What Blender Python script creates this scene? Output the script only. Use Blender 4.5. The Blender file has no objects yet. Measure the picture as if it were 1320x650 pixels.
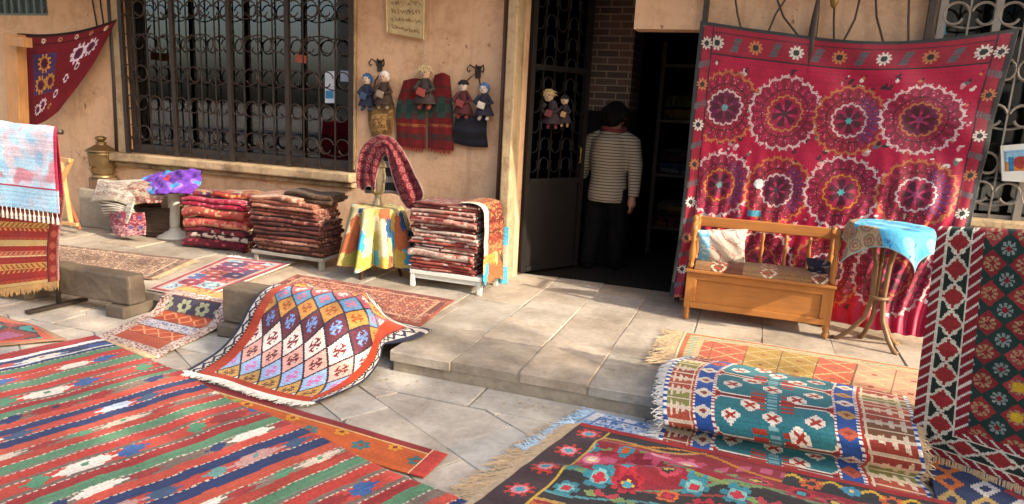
import bpy, math, random
import numpy as np
from math import sin, cos, pi, radians, atan2, sqrt, hypot
from mathutils import Vector, Matrix, noise
random.seed(7); RNG = np.random.default_rng(11)
SC = bpy.context.scene
COL = SC.collection
# ------------------------------------------------------------------ camera (a hand-held phone, tilted down and slightly rolled)
F_PX, W_PX, H_PX, EYE = 900.0, 1320.0, 650.0, 1.55
_p = math.atan(185 / 900.0); _r = radians(2.9); _y = radians(19.0)
_Fh = Vector((-sin(_y), cos(_y), 0)); _R0 = Vector((cos(_y), sin(_y), 0))
CF = Vector((_Fh.x * cos(_p), _Fh.y * cos(_p), -sin(_p)))
_U0 = Vector((_Fh.x * sin(_p), _Fh.y * sin(_p), cos(_p)))
CR = _R0 * cos(_r) + _U0 * sin(_r)
CU = _U0 * cos(_r) - _R0 * sin(_r)
CC = Vector((0, 0, EYE))
def P(px, py, z=None, Y=None, X=None):
    """sight line of a photo point met with a real plane: height z, depth Y or X"""
    d = CF + CR * ((px - W_PX / 2) / F_PX) + CU * ((H_PX / 2 - py) / F_PX)
    if z is not None: t = (z - CC.z) / d.z
    elif Y is not None: t = (Y - CC.y) / d.y
    else: t = (X - CC.x) / d.x
    return CC + d * t
def lin(c):
    if isinstance(c, str):
        c = [int(c[i:i + 2], 16) / 255 for i in (1, 3, 5)]
    return tuple(((x / 12.92) if x <= .04045 else ((x + .055) / 1.055) ** 2.4) for x in c)
SW = 0.12        # height of the raised pavement
WY = 5.55        # front face of the shop wall
# ------------------------------------------------------------------ materials
MATS = {}
def nt_new(name):
    m = bpy.data.materials.new(name); m.use_nodes = True
    nt = m.node_tree; b = nt.nodes['Principled BSDF']
    return m, nt, b
def N(nt, t, **k):
    n = nt.nodes.new(t)
    for a, v in k.items(): setattr(n, a, v)
    return n
def noise_tex(nt, scale, detail=4, rough=.55, vec=None):
    n = N(nt, 'ShaderNodeTexNoise'); n.inputs['Scale'].default_value = scale
    n.inputs['Detail'].default_value = detail; n.inputs['Roughness'].default_value = rough
    if vec is None:
        tc = N(nt, 'ShaderNodeTexCoord'); vec = tc.outputs['Object']
    nt.links.new(vec, n.inputs['Vector'])
    return n
def ramp(nt, fac, stops):
    r = N(nt, 'ShaderNodeValToRGB')
    while len(r.color_ramp.elements) < len(stops): r.color_ramp.elements.new(.5)
    for e, (p, c) in zip(r.color_ramp.elements, stops):
        e.position = p; e.color = (*c, 1) if len(c) == 3 else c
    nt.links.new(fac, r.inputs[0]); return r
def mix(nt, fac, a, b, mode='MIX'):
    n = N(nt, 'ShaderNodeMix', data_type='RGBA', blend_type=mode)
    if hasattr(fac, 'is_linked') or hasattr(fac, 'links'): nt.links.new(fac, n.inputs[0])
    else: n.inputs[0].default_value = fac
    for s, v in ((6, a), (7, b)):
        if isinstance(v, tuple): n.inputs[s].default_value = (*v, 1) if len(v) == 3 else v
        else: nt.links.new(v, n.inputs[s])
    return n.outputs[2]
def bump(nt, b, h, strength=.3, dist=.01):
    n = N(nt, 'ShaderNodeBump'); n.inputs['Strength'].default_value = strength; n.inputs['Distance'].default_value = dist
    nt.links.new(h, n.inputs['Height']); nt.links.new(n.outputs[0], b.inputs['Normal'])
def plain(name, col, rough=.7, metal=0., var=.25, scale=9, bumpy=.15, bdist=.004, spec=.5):
    """a base colour broken up by two scales of noise, with a fine relief"""
    if name in MATS: return MATS[name]
    m, nt, b = nt_new(name)
    c = lin(col) if isinstance(col, str) else col
    dark = tuple(x * (1 - var) for x in c); lite = tuple(min(1, x * (1 + var)) for x in c)
    n1 = noise_tex(nt, scale, 5, .65); n2 = noise_tex(nt, scale * 6, 3)
    r = ramp(nt, n1.outputs[0], [(.3, dark), (.7, lite)])
    o = mix(nt, .35, r.outputs[0], ramp(nt, n2.outputs[0], [(.3, dark), (.7, lite)]).outputs[0])
    nt.links.new(o, b.inputs['Base Color'])
    b.inputs['Roughness'].default_value = rough; b.inputs['Metallic'].default_value = metal
    b.inputs['Specular IOR Level'].default_value = spec
    rr = N(nt, 'ShaderNodeMapRange'); rr.inputs['To Min'].default_value = max(0, rough - .12); rr.inputs['To Max'].default_value = min(1, rough + .12)
    nt.links.new(n1.outputs[0], rr.inputs['Value']); nt.links.new(rr.outputs[0], b.inputs['Roughness'])
    if bumpy: bump(nt, b, n2.outputs[0], bumpy, bdist)
    MATS[name] = m; return m
def cloth_mat(name='woven wool', bmp=.35, gloss=.92, sheen=.06, spec=.18):
    """colour comes from the yarn of each knot (face colours); weave ribs and wear from textures"""
    if name in MATS: return MATS[name]
    m, nt, b = nt_new(name)
    at = N(nt, 'ShaderNodeAttribute', attribute_name='yarn')
    uv = N(nt, 'ShaderNodeUVMap'); uv.uv_map = 'weave'
    n1 = noise_tex(nt, 3.2, 5, .6); n2 = noise_tex(nt, 160, 2)
    wear = ramp(nt, n1.outputs[0], [(.25, (.72, .71, .70)), (.5, (1, 1, 1)), (.75, (1.18, 1.15, 1.10))])
    o = mix(nt, 1.0, at.outputs['Color'], wear.outputs[0], 'MULTIPLY')
    o = mix(nt, .8, o, ramp(nt, n2.outputs[0], [(.25, (.78, .78, .78)), (.75, (1.2, 1.2, 1.2))]).outputs[0], 'MULTIPLY')
    hs = N(nt, 'ShaderNodeHueSaturation'); hs.inputs['Saturation'].default_value = 1.03; hs.inputs['Value'].default_value = .93; nt.links.new(o, hs.inputs['Color']); o = hs.outputs[0]
    nt.links.new(o, b.inputs['Base Color'])
    b.inputs['Roughness'].default_value = gloss; b.inputs['Specular IOR Level'].default_value = spec
    b.inputs['Sheen Weight'].default_value = sheen; b.inputs['Sheen Roughness'].default_value = .5
    mp = N(nt, 'ShaderNodeMapping'); mp.inputs['Scale'].default_value = (60, 260, 1)
    nt.links.new(uv.outputs[0], mp.inputs[0])
    n3 = noise_tex(nt, 1.0, 2, .5, mp.outputs[0])
    ad = N(nt, 'ShaderNodeMath', operation='MULTIPLY_ADD'); ad.inputs[1].default_value = 3.0
    n4 = noise_tex(nt, 14, 3)
    nt.links.new(n4.outputs[0], ad.inputs[0]); nt.links.new(n3.outputs[0], ad.inputs[2])
    bump(nt, b, ad.outputs[0], bmp, .006)
    MATS[name] = m; return m
def wood(name, col, rough=.5, grain=(2, 30, 30), var=.5):
    if name in MATS: return MATS[name]
    m, nt, b = nt_new(name); c = lin(col) if isinstance(col, str) else col
    tc = N(nt, 'ShaderNodeTexCoord'); mp = N(nt, 'ShaderNodeMapping'); mp.inputs['Scale'].default_value = grain
    nt.links.new(tc.outputs['Object'], mp.inputs[0])
    n1 = noise_tex(nt, 1.3, 6, .7, mp.outputs[0]); n2 = noise_tex(nt, 5, 3)
    r = ramp(nt, n1.outputs[0], [(.25, tuple(x * (1 - var) for x in c)), (.55, c), (.8, tuple(min(1, x * (1 + var * .7)) for x in c))])
    o = mix(nt, .5, r.outputs[0], ramp(nt, n2.outputs[0], [(.3, tuple(x * .75 for x in c)), (.7, tuple(min(1, x * 1.15) for x in c))]).outputs[0])
    nt.links.new(o, b.inputs['Base Color']); b.inputs['Roughness'].default_value = rough
    bump(nt, b, n1.outputs[0], .45, .003)
    MATS[name] = m; return m
# ------------------------------------------------------------------ objects
OFF = {}
def link(o): COL.objects.link(o); return o
def tag(o, label=None, cat=None, group=None, kind=None):
    if label: o['label'] = label
    if cat: o['category'] = cat
    if group: o['group'] = group
    if kind: o['kind'] = kind
    return o
def thing(name, loc, label, cat, group=None):
    o = bpy.data.objects.new(name, None); o.empty_display_size = .1
    link(o); o.location = loc; OFF[o.name] = Vector(loc)
    return tag(o, label, cat, group)
def off_of(parent):
    return OFF.get(parent.name, Vector((0, 0, 0))) if parent else Vector((0, 0, 0))
def place(o, parent=None):
    """mesh written in world metres -> local to its thing; a top-level mesh gets its own centre as origin"""
    me = o.data
    if parent:
        o.parent = parent; d = off_of(parent); OFF[o.name] = d
    else:
        n = len(me.vertices); a = np.empty(n * 3, np.float32); me.vertices.foreach_get('co', a); a = a.reshape(-1, 3)
        d = Vector((float(a[:, 0].mean()), float(a[:, 1].mean()), float(a[:, 2].min())))
        o.location = d; OFF[o.name] = d
    me.transform(Matrix.Translation(-d))
    return o
class MB:
    def __init__(s): s.v = []; s.f = []
    def add(s, vs, fs):
        k = len(s.v); s.v += [tuple(v) for v in vs]; s.f += [tuple(i + k for i in f) for f in fs]; return s
    def box(s, c, d, rz=0, M=None):
        x, y, z = d[0] / 2, d[1] / 2, d[2] / 2
        vs = [Vector((a * x, b * y, g * z)) for g in (-1, 1) for a, b in ((-1, -1), (1, -1), (1, 1), (-1, 1))]
        R = M or Matrix.Rotation(rz, 3, 'Z')
        vs = [R @ v + Vector(c) for v in vs]
        return s.add(vs, [(3, 2, 1, 0), (4, 5, 6, 7), (0, 1, 5, 4), (1, 2, 6, 5), (2, 3, 7, 6), (3, 0, 4, 7)])
    def bar(s, p, q, w, h, up=(0, 0, 1)):
        p, q = Vector(p), Vector(q); z = (q - p); L = z.length; z = z.normalized()
        x = Vector(up).cross(z)
        if x.length < 1e-4: x = Vector((1, 0, 0)).cross(z)
        x.normalize(); y = z.cross(x)
        M = Matrix((x, y, z)).transposed()
        return s.box((p + q) / 2, (w, h, L), M=M)
    def tube(s, pts, r, n=8, closed=False, caps=True):
        pts = [Vector(p) for p in pts]; m = len(pts)
        rs = r if isinstance(r, (list, tuple)) else [r] * m
        k0 = len(s.v); ref = None
        for i, p in enumerate(pts):
            a = pts[(i - 1) % m] if (closed or i > 0) else p; b = pts[(i + 1) % m] if (closed or i < m - 1) else p
            t = (b - a).normalized()
            if ref is None:
                ref = t.orthogonal().normalized()
            ref = (ref - t * ref.dot(t)).normalized(); bi = t.cross(ref)
            for j in range(n):
                an = 2 * pi * j / n
                s.v.append(tuple(p + (ref * cos(an) + bi * sin(an)) * rs[i]))
        for i in range(m if closed else m - 1):
            i2 = (i + 1) % m
            for j in range(n):
                j2 = (j + 1) % n
                s.f.append((k0 + i * n + j, k0 + i * n + j2, k0 + i2 * n + j2, k0 + i2 * n + j))
        if caps and not closed:
            s.f.append(tuple(k0 + j for j in reversed(range(n)))); s.f.append(tuple(k0 + (m - 1) * n + j for j in range(n)))
        return s
    def lathe(s, c, prof, n=20, M=None):
        c = Vector(c); k0 = len(s.v)
        for r, z in prof:
            for j in range(n):
                a = 2 * pi * j / n; v = Vector((r * cos(a), r * sin(a), z))
                s.v.append(tuple((M @ v if M else v) + c))
        for i in range(len(prof) - 1):
            for j in range(n):
                j2 = (j + 1) % n
                s.f.append((k0 + i * n + j, k0 + i * n + j2, k0 + (i + 1) * n + j2, k0 + (i + 1) * n + j))
        s.f.append(tuple(k0 + j for j in reversed(range(n)))); s.f.append(tuple(k0 + (len(prof) - 1) * n + j for j in range(n)))
        return s
    def ball(s, c, r, n=12, m=8, sc=(1, 1, 1), M=None):
        prof = [(max(.02, sin(pi * i / m)), -cos(pi * i / m)) for i in range(m + 1)]
        S = Matrix.Diagonal((r * sc[0], r * sc[1], r * sc[2]))
        return s.lathe(c, prof, n, (M @ S) if M else S)
    def build(s, name, mat, parent=None, smooth=False, bevel=0, seg=2):
        me = bpy.data.meshes.new(name); me.from_pydata(s.v, [], s.f); me.update()
        if smooth: me.polygons.foreach_set('use_smooth', [True] * len(me.polygons))
        me.materials.append(mat)
        o = link(bpy.data.objects.new(name, me)); place(o, parent)
        if bevel:
            b = o.modifiers.new('edge', 'BEVEL'); b.width = bevel; b.segments = seg; b.limit_method = 'ANGLE'
        return o
def dup(root, loc=None, label=None, group=None):
    def rec(o, par):
        c = o.copy(); COL.objects.link(c)
        if par: c.parent = par
        for ch in list(o.children): rec(ch, c)
        return c
    r = rec(root, None)
    if loc is not None: r.location = loc
    if label: r['label'] = label
    if group: r['group'] = group
    return r
# ------------------------------------------------------------------ cloth
def hermite_mat(t, q):
    """rows: weights that carry control values at t to positions q (monotone-ish cubic through the points)"""
    n = len(t); Wm = np.zeros((len(q), n))
    D = np.zeros((n, n))
    for i in range(n):
        if i == 0: D[i, 0] = -1 / (t[1] - t[0]); D[i, 1] = 1 / (t[1] - t[0])
        elif i == n - 1: D[i, n - 2] = -1 / (t[n - 1] - t[n - 2]); D[i, n - 1] = 1 / (t[n - 1] - t[n - 2])
        else:
            D[i, i - 1] = -1 / (t[i + 1] - t[i - 1]); D[i, i + 1] = 1 / (t[i + 1] - t[i - 1])
    k = np.clip(np.searchsorted(t, q, 'right') - 1, 0, n - 2)
    for a, (j, x) in enumerate(zip(k, q)):
        h = t[j + 1] - t[j]; s = (x - t[j]) / h
        h00 = 2 * s**3 - 3 * s**2 + 1; h10 = s**3 - 2 * s**2 + s; h01 = -2 * s**3 + 3 * s**2; h11 = s**3 - s**2
        Wm[a, j] += h00; Wm[a, j + 1] += h01; Wm[a] += h * (h10 * D[j] + h11 * D[j + 1])
    return Wm
def folds(U, V, amp, size, n=9, seed=0, aniso=None):
    r = np.random.default_rng(seed); o = np.zeros_like(U)
    for i in range(n):
        a = r.uniform(0, 2 * pi) if aniso is None else aniso + r.normal(0, .22)
        f = 2 * pi / (size * r.uniform(.6, 1.9))
        o += np.sin(f * (U * cos(a) + V * sin(a)) + r.uniform(0, 6.3)) * r.uniform(.4, 1)
    return amp * o / n * 1.6
def grid_mesh(name, G, rgb, U, V, mat, parent=None, th=.006, smooth=True):
    """G (m+1,n+1,3) points, rgb (m,n,3) knots"""
    m, n = G.shape[0] - 1, G.shape[1] - 1
    me = bpy.data.meshes.new(name)
    me.vertices.add((m + 1) * (n + 1)); me.vertices.foreach_set('co', G.reshape(-1).astype(np.float32))
    i = np.arange(m)[:, None] * (n + 1) + np.arange(n)[None, :]
    q = np.stack([i, i + n + 1, i + n + 2, i + 1], -1).reshape(-1).astype(np.int32)
    me.loops.add(m * n * 4); me.loops.foreach_set('vertex_index', q)
    me.polygons.add(m * n); me.polygons.foreach_set('loop_start', np.arange(m * n, dtype=np.int32) * 4)
    me.polygons.foreach_set('use_smooth', np.full(m * n, smooth))
    me.update(calc_edges=True)
    c = np.ones((m * n, 4), np.float32); c[:, :3] = np.clip(rgb.reshape(-1, 3), 0, 1)
    at = me.attributes.new('yarn', 'FLOAT_COLOR', 'CORNER'); at.data.foreach_set('color', np.repeat(c, 4, 0).reshape(-1))
    uv = me.uv_layers.new(name='weave')
    uvv = np.stack([U, V], -1).reshape(-1, 2).astype(np.float32); uv.data.foreach_set('uv', uvv[q].reshape(-1))
    me.materials.append(mat)
    o = link(bpy.data.objects.new(name, me)); place(o, parent)
    if th:
        s = o.modifiers.new('thickness', 'SOLIDIFY'); s.thickness = th; s.offset = 0
    return o
def sheet_grid(ctrl, cell, wr=None):
    Cg = np.array([[tuple(p) for p in row] for row in ctrl], float); M_, N_ = Cg.shape[:2]
    du = np.linalg.norm(np.diff(Cg, axis=1), axis=2).mean(0); dv = np.linalg.norm(np.diff(Cg, axis=0), axis=2).mean(1)
    tu = np.concatenate([[0], np.cumsum(du)]); tv = np.concatenate([[0], np.cumsum(dv)])
    w, h = tu[-1], tv[-1]; n, m = max(2, int(w / cell)), max(2, int(h / cell))
    u = np.linspace(0, w, n + 1); v = np.linspace(0, h, m + 1)
    G = np.einsum('ia,jb,abk->ijk', hermite_mat(tv, v), hermite_mat(tu, u), Cg)
    U, V = np.meshgrid(u, v)
    if wr is not None:
        nn = np.cross(np.gradient(G, axis=1), np.gradient(G, axis=0)); nn /= np.linalg.norm(nn, axis=2, keepdims=True) + 1e-9
        d = wr(U, V, w, h) if callable(wr) else folds(U, V, *wr)
        if abs(nn[..., 2].mean()) > .6 and nn[..., 2].mean() < 0: nn = -nn
        G = G + nn * d[..., None]
    return G, U, V, w, h
def sheet(name, ctrl, fn, cell=.008, wr=None, th=.006, mat=None, parent=None, label=None, cat=None, group=None, back=False):
    G, U, V, w, h = sheet_grid(ctrl, cell, wr)
    uc = (U[:-1, :-1] + U[1:, 1:]) / 2; vc = (V[:-1, :-1] + V[1:, 1:]) / 2
    rgb = fn(uc, vc, w, h)
    m, n = rgb.shape[:2]      # abrash: each woven row a touch lighter or darker, single knots too
    rgb = rgb * (1 + RNG.normal(0, .08, (m, 1, 1))) * (1 + RNG.normal(0, .10, (m, n, 1)))
    if mat is None or mat.name == 'woven wool': rgb = rgb * .975 + .025 * np.array(lin('#9c8a74'))      # street dust in the pile
    o = grid_mesh(name, G, rgb, U, V, mat or cloth_mat(), parent, th)
    o['_'] = 0; del o['_']
    tag(o, label, cat, group)
    return o, G
def fringe(parent, edge, out, length, mat, gap=.012, r=.0022, droop=.0, zmin=None, jit=.4, seed=1):
    """loose warp ends along a woven edge; edge: list of points, out: direction(s)"""
    rr = random.Random(seed); mb = MB()
    E = [Vector(p) for p in edge]; L = [0]
    for a, b in zip(E, E[1:]): L.append(L[-1] + (b - a).length)
    k = int(L[-1] / gap)
    for i in range(k):
        s = (i + rr.random()) / k * L[-1]; j = max(0, min(len(E) - 2, next((x for x in range(len(L) - 1) if L[x + 1] >= s), len(L) - 2)))
        p = E[j].lerp(E[j + 1], (s - L[j]) / max(1e-6, L[j + 1] - L[j]))
        d = Vector(out).normalized(); side = (E[j + 1] - E[j]).normalized()
        l = length * rr.uniform(.6, 1.25); sw = side * rr.gauss(0, jit)
        pts = []
        for t in (0, .35, .7, 1):
            q = p + d * l * t + sw * l * t * t + Vector((0, 0, -droop * l * t * t + (rr.uniform(0, .006) if droop == 0 else 0)))
            if zmin is not None: q.z = max(zmin + rr.uniform(.002, .008), q.z)
            pts.append(q)
        mb.tube(pts, [r, r * 1.2, r, r * .5], 4, caps=False)
    return mb.build('fringe', mat, parent)
# pattern helpers
def q_(x, s): return np.floor(x / s) * s + s / 2
def base(U, c): return np.ones(U.shape + (3,)) * np.array(lin(c))
def put(img, mask, c): img[mask] = lin(c) if isinstance(c, str) else c
def hsh(*a):
    s = sum(x * k for x, k in zip(a, (12.9898, 78.233, 37.719, 4.581)))
    return np.modf(np.abs(np.sin(s) * 43758.5453))[0]
def pick(img, mask, idx, cols):
    cs = np.array([lin(c) for c in cols]); img[mask] = cs[np.clip((idx[mask] * len(cols)).astype(int), 0, len(cols) - 1)]
def flower(img, x, y, r, petals, cp, cc, n=8, ring=None, mask=None):
    d = np.hypot(x, y); a = np.arctan2(y, x)
    m = d < r * (.62 + .38 * np.abs(np.cos(a * n / 2)))
    if mask is not None: m &= mask
    put(img, m, cp)
    if ring: put(img, m & (d < r * .55), ring)
    put(img, m & (d < r * .33), cc)
# ------------------------------------------------------------------ woven patterns (U across, V along, metres)
RED, DRED, NAVY, GRN, CREAM, ORG, GREY, TEAL = '#a83c34', '#7a2226', '#243358', '#52795a', '#d9cfc0', '#bf5c30', '#6d5d52', '#2f6f74'
def pat_striped(U, V, w, h):
    """broad flat bands; between them narrow bands of stepped hexagons and triangles"""
    img = base(U, RED)
    V = V / 1.25; h = h / 1.25
    Vw = V + .010 * np.sin(U * 3.1 + V) + .005 * np.sin(U * 9 + 1) + .003 * np.sin(U * 23 + V * 3) + .012 * np.sin(V * 4 + U * 1.3)
    CR_ = '#d3c8b6'
    head = [('#8c2c2c', .085, 0), ('#cfcdca', .03, 0), (NAVY, .03, 0), ('#3a5080', .045, 1), ('#cfcdca', .012, 0), (NAVY, .03, 0), (GRN, .05, 0), (RED, .05, 0), ('#b04a3c', .06, 2), (GREY, .018, 0)]
    cyc = [(GRN, .055, 0), ('#7a6a5c', .016, 0), (RED, .055, 0), (GREY, .022, 0), ('#b0463a', .07, 2), (GREY, .022, 0), ('#8c2c2c', .05, 0), (GRN, .055, 0), (GREY, .05, 3), ('#b04a3c', .05, 0),
           (NAVY, .05, 0), ('#a8453c', .055, 4), (NAVY, .055, 0), ('#b0503e', .05, 0), ('#7a6a5c', .04, 5), ('#a04034', .05, 0)]
    seq = head + cyc * 6; x0 = 0.0
    for k, (c, wd, mo) in enumerate(seq):
        if x0 > h + .1: break
        m = (Vw >= x0) & (Vw < x0 + wd); put(img, m, c)
        put(img, (np.abs(Vw - x0) < .0032) & (np.modf(U / .028)[0] < .6) & (k % 2 == 0), '#bfae98')
        if mo:
            per = .52 + .06 * ((k * 5) % 4); ofs = (k * .173) % per; t = (Vw - x0) / wd; tq = q_(t, .2)
            idx = np.floor((U + ofs) / per); uu = q_(np.mod(U + ofs, per) - per / 2 + .03 * (t - .5), .014); rnd = hsh(idx, idx * 0 + k * 1.7)
            L = .075 + .045 * rnd
            pal = {1: ['#b9c0ca', '#8c9cb4', CR_], 2: [CR_, '#8c3030', CR_], 3: [CR_, CR_, '#8c3434'], 4: ['#b5c0c8', CR_, '#b58a80'], 5: [CR_, '#8c3434', '#bfae98']}[mo]
            tri = {1: NAVY, 2: '#3a5a8a', 3: '#8c3434', 4: '#3a5068', 5: '#8c3434'}[mo]; tri2 = {1: '#b25550', 2: '#4f8262', 3: NAVY, 4: '#5f8a80', 5: '#4f8262'}[mo]
            x = np.abs(uu); v2 = np.abs(tq - .5)
            put(img, m & (np.abs(uu - L - .07) < .085 * (1 - 1.6 * v2)), tri); put(img, m & (np.abs(uu + L + .06) < .06 * (1 - 1.6 * v2)) & (rnd > .35), tri2)
            pick(img, m & (x < L * (1.15 - 1.3 * v2)), rnd, pal)
            put(img, m & (x < .02) & (v2 < .2) & (rnd > .6), tri2)
        x0 += wd
    return img
def pat_orange_border(U, V, w, h):
    img = base(U, '#b2552c'); e = np.minimum(V, h - V)
    fx = np.mod(U, .3) - .15; fy = V - h * .55
    flower(img, fx, fy, .05, 6, '#2f6062', '#8c3a2a', 6)
    flower(img, np.mod(U + .15, .3) - .15, V - h * .3, .04, 6, '#c8892f', '#7a2a22', 6)
    put(img, V < .05, '#7a2226'); put(img, (V > .05) & (V < .062), '#caa06a')
    put(img, U < .06, '#9c3a2a'); put(img, w - U < .07, '#a83c34')
    put(img, (w - U > .07) & (w - U < .08), '#d8b088')
    g = (U < .55) & (V > .06); t = q_(np.abs(np.mod(U, .16) - .08) + np.abs(np.mod(V, .2) - .1), .012)
    put(img, g & (t < .09), '#93913a'); put(img, g & (t < .05), '#4a7d5a'); put(img, g & (t > .13), '#25262e')
    return img
def pat_diamond(U, V, w, h):
    """lattice of tall diamonds, colour changing row by row; V 0 = hem on the street"""
    img = base(U, '#a03c28')
    bw = .07
    X = U - bw - .075; Wf = w - 2 * bw - .15; cw = Wf / 5.0; ch = .235
    # lattice
    a = X / cw; b = (V - .1) / ch
    s = a + b; d = a - b
    i, j = np.floor(s), np.floor(d); fs, fd = s - i - .5, d - j - .5
    row = i - j
    cols = ['#b08a4e', '#8ea3bf', '#cf9a8e', '#cdbfb4', '#5a2c38', '#b07e44', '#5f8aac', '#a8585e', '#c88a4a', '#6a94b8', '#a8483a', '#5a2c38', '#ded2c8']
    f = (X > 0) & (X < Wf) & (V > .07) & (V < h - .1)
    ri = np.mod(row, len(cols)).astype(int)
    cs = np.array([lin(c) for c in cols]); img[f] = cs[ri[f]]
    mot = ['#5a2a2a', '#b86a9a', '#5a2a2a', '#6a2430', '#6f8fc0', '#8a4226', '#c46a78', '#d8cfc0', '#8a3a26', '#c48a9a', '#2a3450', '#7d97c4', '#6a2430']
    mc = np.array([lin(c) for c in mot])
    rr, ang = np.hypot(q_(fs, .07), q_(fd, .07)), np.arctan2(fs + fd, fs - fd)
    blot = f & (rr < .3) & (np.abs(np.cos(ang * 2)) > .35) & (hsh(q_(fs, .11), q_(fd, .11)) > .22)
    img[blot] = mc[ri[blot]]
    edge = f & (np.minimum(.5 - np.abs(fs), .5 - np.abs(fd)) < .045)
    put(img, edge, '#2a2330')
    # border
    e = np.minimum(U, w - U)
    tz = np.abs(np.mod(V, .09) / .045 - 1) * .045
    put(img, e < bw, '#bfb5a8'); put(img, e < .02, '#23283c')
    put(img, (e < bw) & (e > .022) & (np.abs(e - .030 - tz * .6) < .009), '#20263a')
    put(img, (np.abs(e - bw) < .010) & (np.modf(V / .022)[0] < .6), '#1f1c24')
    put(img, V < .015, CREAM)
    put(img, (h - V < .08), '#bfb5a8'); put(img, (h - V < .018), '#23283c')
    put(img, (np.abs(h - V - .05 + np.abs(np.mod(U, .09) / .045 - 1) * .03) < .009), '#20263a')
    return img
def pat_suzani(U, V, w, h):
    img = base(U, '#a41a3a'); rr = np.random.default_rng(3)
    for i in range(340):      # filler sprigs
        x, y = rr.uniform(.12, w - .12), rr.uniform(.25, h - .1); c = ['#d2c6bc', '#2c2028', '#56645e', '#c08a8a', '#b86a3a', '#4a1424'][rr.integers(0, 6)]
        sx, sy, r = rr.uniform(.7, 2), rr.uniform(.7, 2), rr.uniform(.012, .024); put(img, np.hypot((U - x) * sx, (V - y) * sy) < r, c)
        put(img, np.hypot((U - x - .012) * sy, (V - y + .016) * sx) < r * .7, '#d2c6bc' if i % 3 == 0 else '#3a1a22')
    W_, O_ = '#c8aaa6', '#b06a40'
    fx = [.125, .335, .565, .80]
    rows = [(.275, (O_, W_), (W_, O_), (O_, W_), (W_, O_)), (.545, (W_, '#b8722f'), (O_, W_), (W_, '#b8722f'), (O_, W_)), (.815, (O_, W_), (W_, O_), (O_, W_), (W_, O_))]
    for k, (fy, *cc) in enumerate(rows):
        for n, (c1, c2) in enumerate(cc):
            x, y = U - (fx[n] + (.015 if k == 1 else 0)) * w - rr.uniform(-.018, .018), V - fy * h - rr.uniform(-.018, .018)
            R = .228 * (1.0 + .05 * ((n + k) % 2)) * rr.uniform(.94, 1.06); d, a = np.hypot(x, y), np.arctan2(y, x); d = d * (1 + .03 * np.sin(a * 2 + n) + .015 * np.sin(a * 5 + 2 * k))
            st = hsh(q_(a, .035), q_(d, .008))       # stitches
            Ro = R * (.92 + .085 * np.abs(np.sin(a * 9 + n)))
            put(img, d < Ro, '#8a1b36' if (n + k) % 2 else '#8e1e30')
            put(img, (d < R * .90) & (d > R * .55) & (np.abs(np.sin(a * 11)) < .34 + .4 * (d / R - .55)), '#6c1829')
            put(img, (d < R * .86) & (d > R * .72) & (np.abs(np.sin(a * 11 + pi / 2)) < .2), '#a8345a')
            put(img, (d < R * .90) & (d > R * .5) & (st > .965), '#c27a84')
            put(img, (np.abs(d - Ro) < .0085) & (st > .08), c1)
            tick = (np.abs(d - Ro - .012) < .009) & (np.abs(np.sin(a * 18 + 2 * n)) > .93); put(img, tick, c1)
            put(img, np.abs(d - R * .66) < .004, '#3d121c')
            Ri = R * (.44 + .06 * np.abs(np.sin(a * 7 + k)))
            put(img, d < Ri + .012, '#6a1628'); put(img, d < Ri - .012, '#8e1a3a' if (n + 2 * k) % 3 else '#62183a')
            put(img, (np.abs(d - Ri) < .0075) & (st > .06), c2)
            put(img, (d < R * .37) & (np.abs(np.cos(a * 3 + n)) > .55), '#4a1020')
            put(img, (d < R * .25) & (np.abs(np.cos(a * 3 + n)) < .5), '#a8305a' if n % 2 else '#7a2a4a')
            put(img, d < R * .085 * (.7 + .5 * np.abs(np.cos(a * 3))), ['#5c8a86', '#3a2a30', '#4fa39a', '#8a3a5a'][n])
            if (n, k) in ((1, 1), (3, 1), (0, 1), (2, 0)):
                m = (d < R * .84) & (d > R * .5) & (a > -1.2) & (a < 1.0); put(img, m & (np.abs(np.sin(a * 14)) > .6), '#6a2a58')
    put(img, np.hypot(U - .29 * w, V - .525 * h) < .034, '#d8d8d8'); put(img, (np.abs(U - .285 * w) < .045) & (np.abs(V - .63 * h) < .02), '#4a8fa0')
    for (s, t, lim, L) in ((U, V, .2, w), (V, U, .10, h), (V, w - U, .10, h)):
        m = t < lim; put(img, m, '#8e1e30')
        put(img, np.abs(t - lim) < .005, '#34141c'); put(img, np.abs(t - lim * .28) < .0035, '#34141c')
        per = .27; idx = np.floor(s / per); x = np.mod(s, per) - per / 2; y = t - lim * .62; R = min(.05, lim * .42)
        d, a = np.hypot(x, y), np.arctan2(y, x)
        pm = m & (d < R * (.5 + .5 * np.abs(np.cos(a * 5)))); odd = np.mod(idx, 2) == 0
        put(img, pm & odd, '#cfc6b8'); put(img, pm & ~odd, '#b5744a'); put(img, m & (d < R * .42), '#2a2a26')
        x2 = np.mod(s + per / 2, per) - per / 2
        put(img, m & (np.abs(x2 + .35 * y) < R * .5) & (np.abs(y) < R) & (np.abs(np.sin(y * 130)) > .25), '#584f52')
    e = np.minimum(np.minimum(U, w - U), V); put(img, e < .02, '#2c2e2c')
    return img
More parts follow.
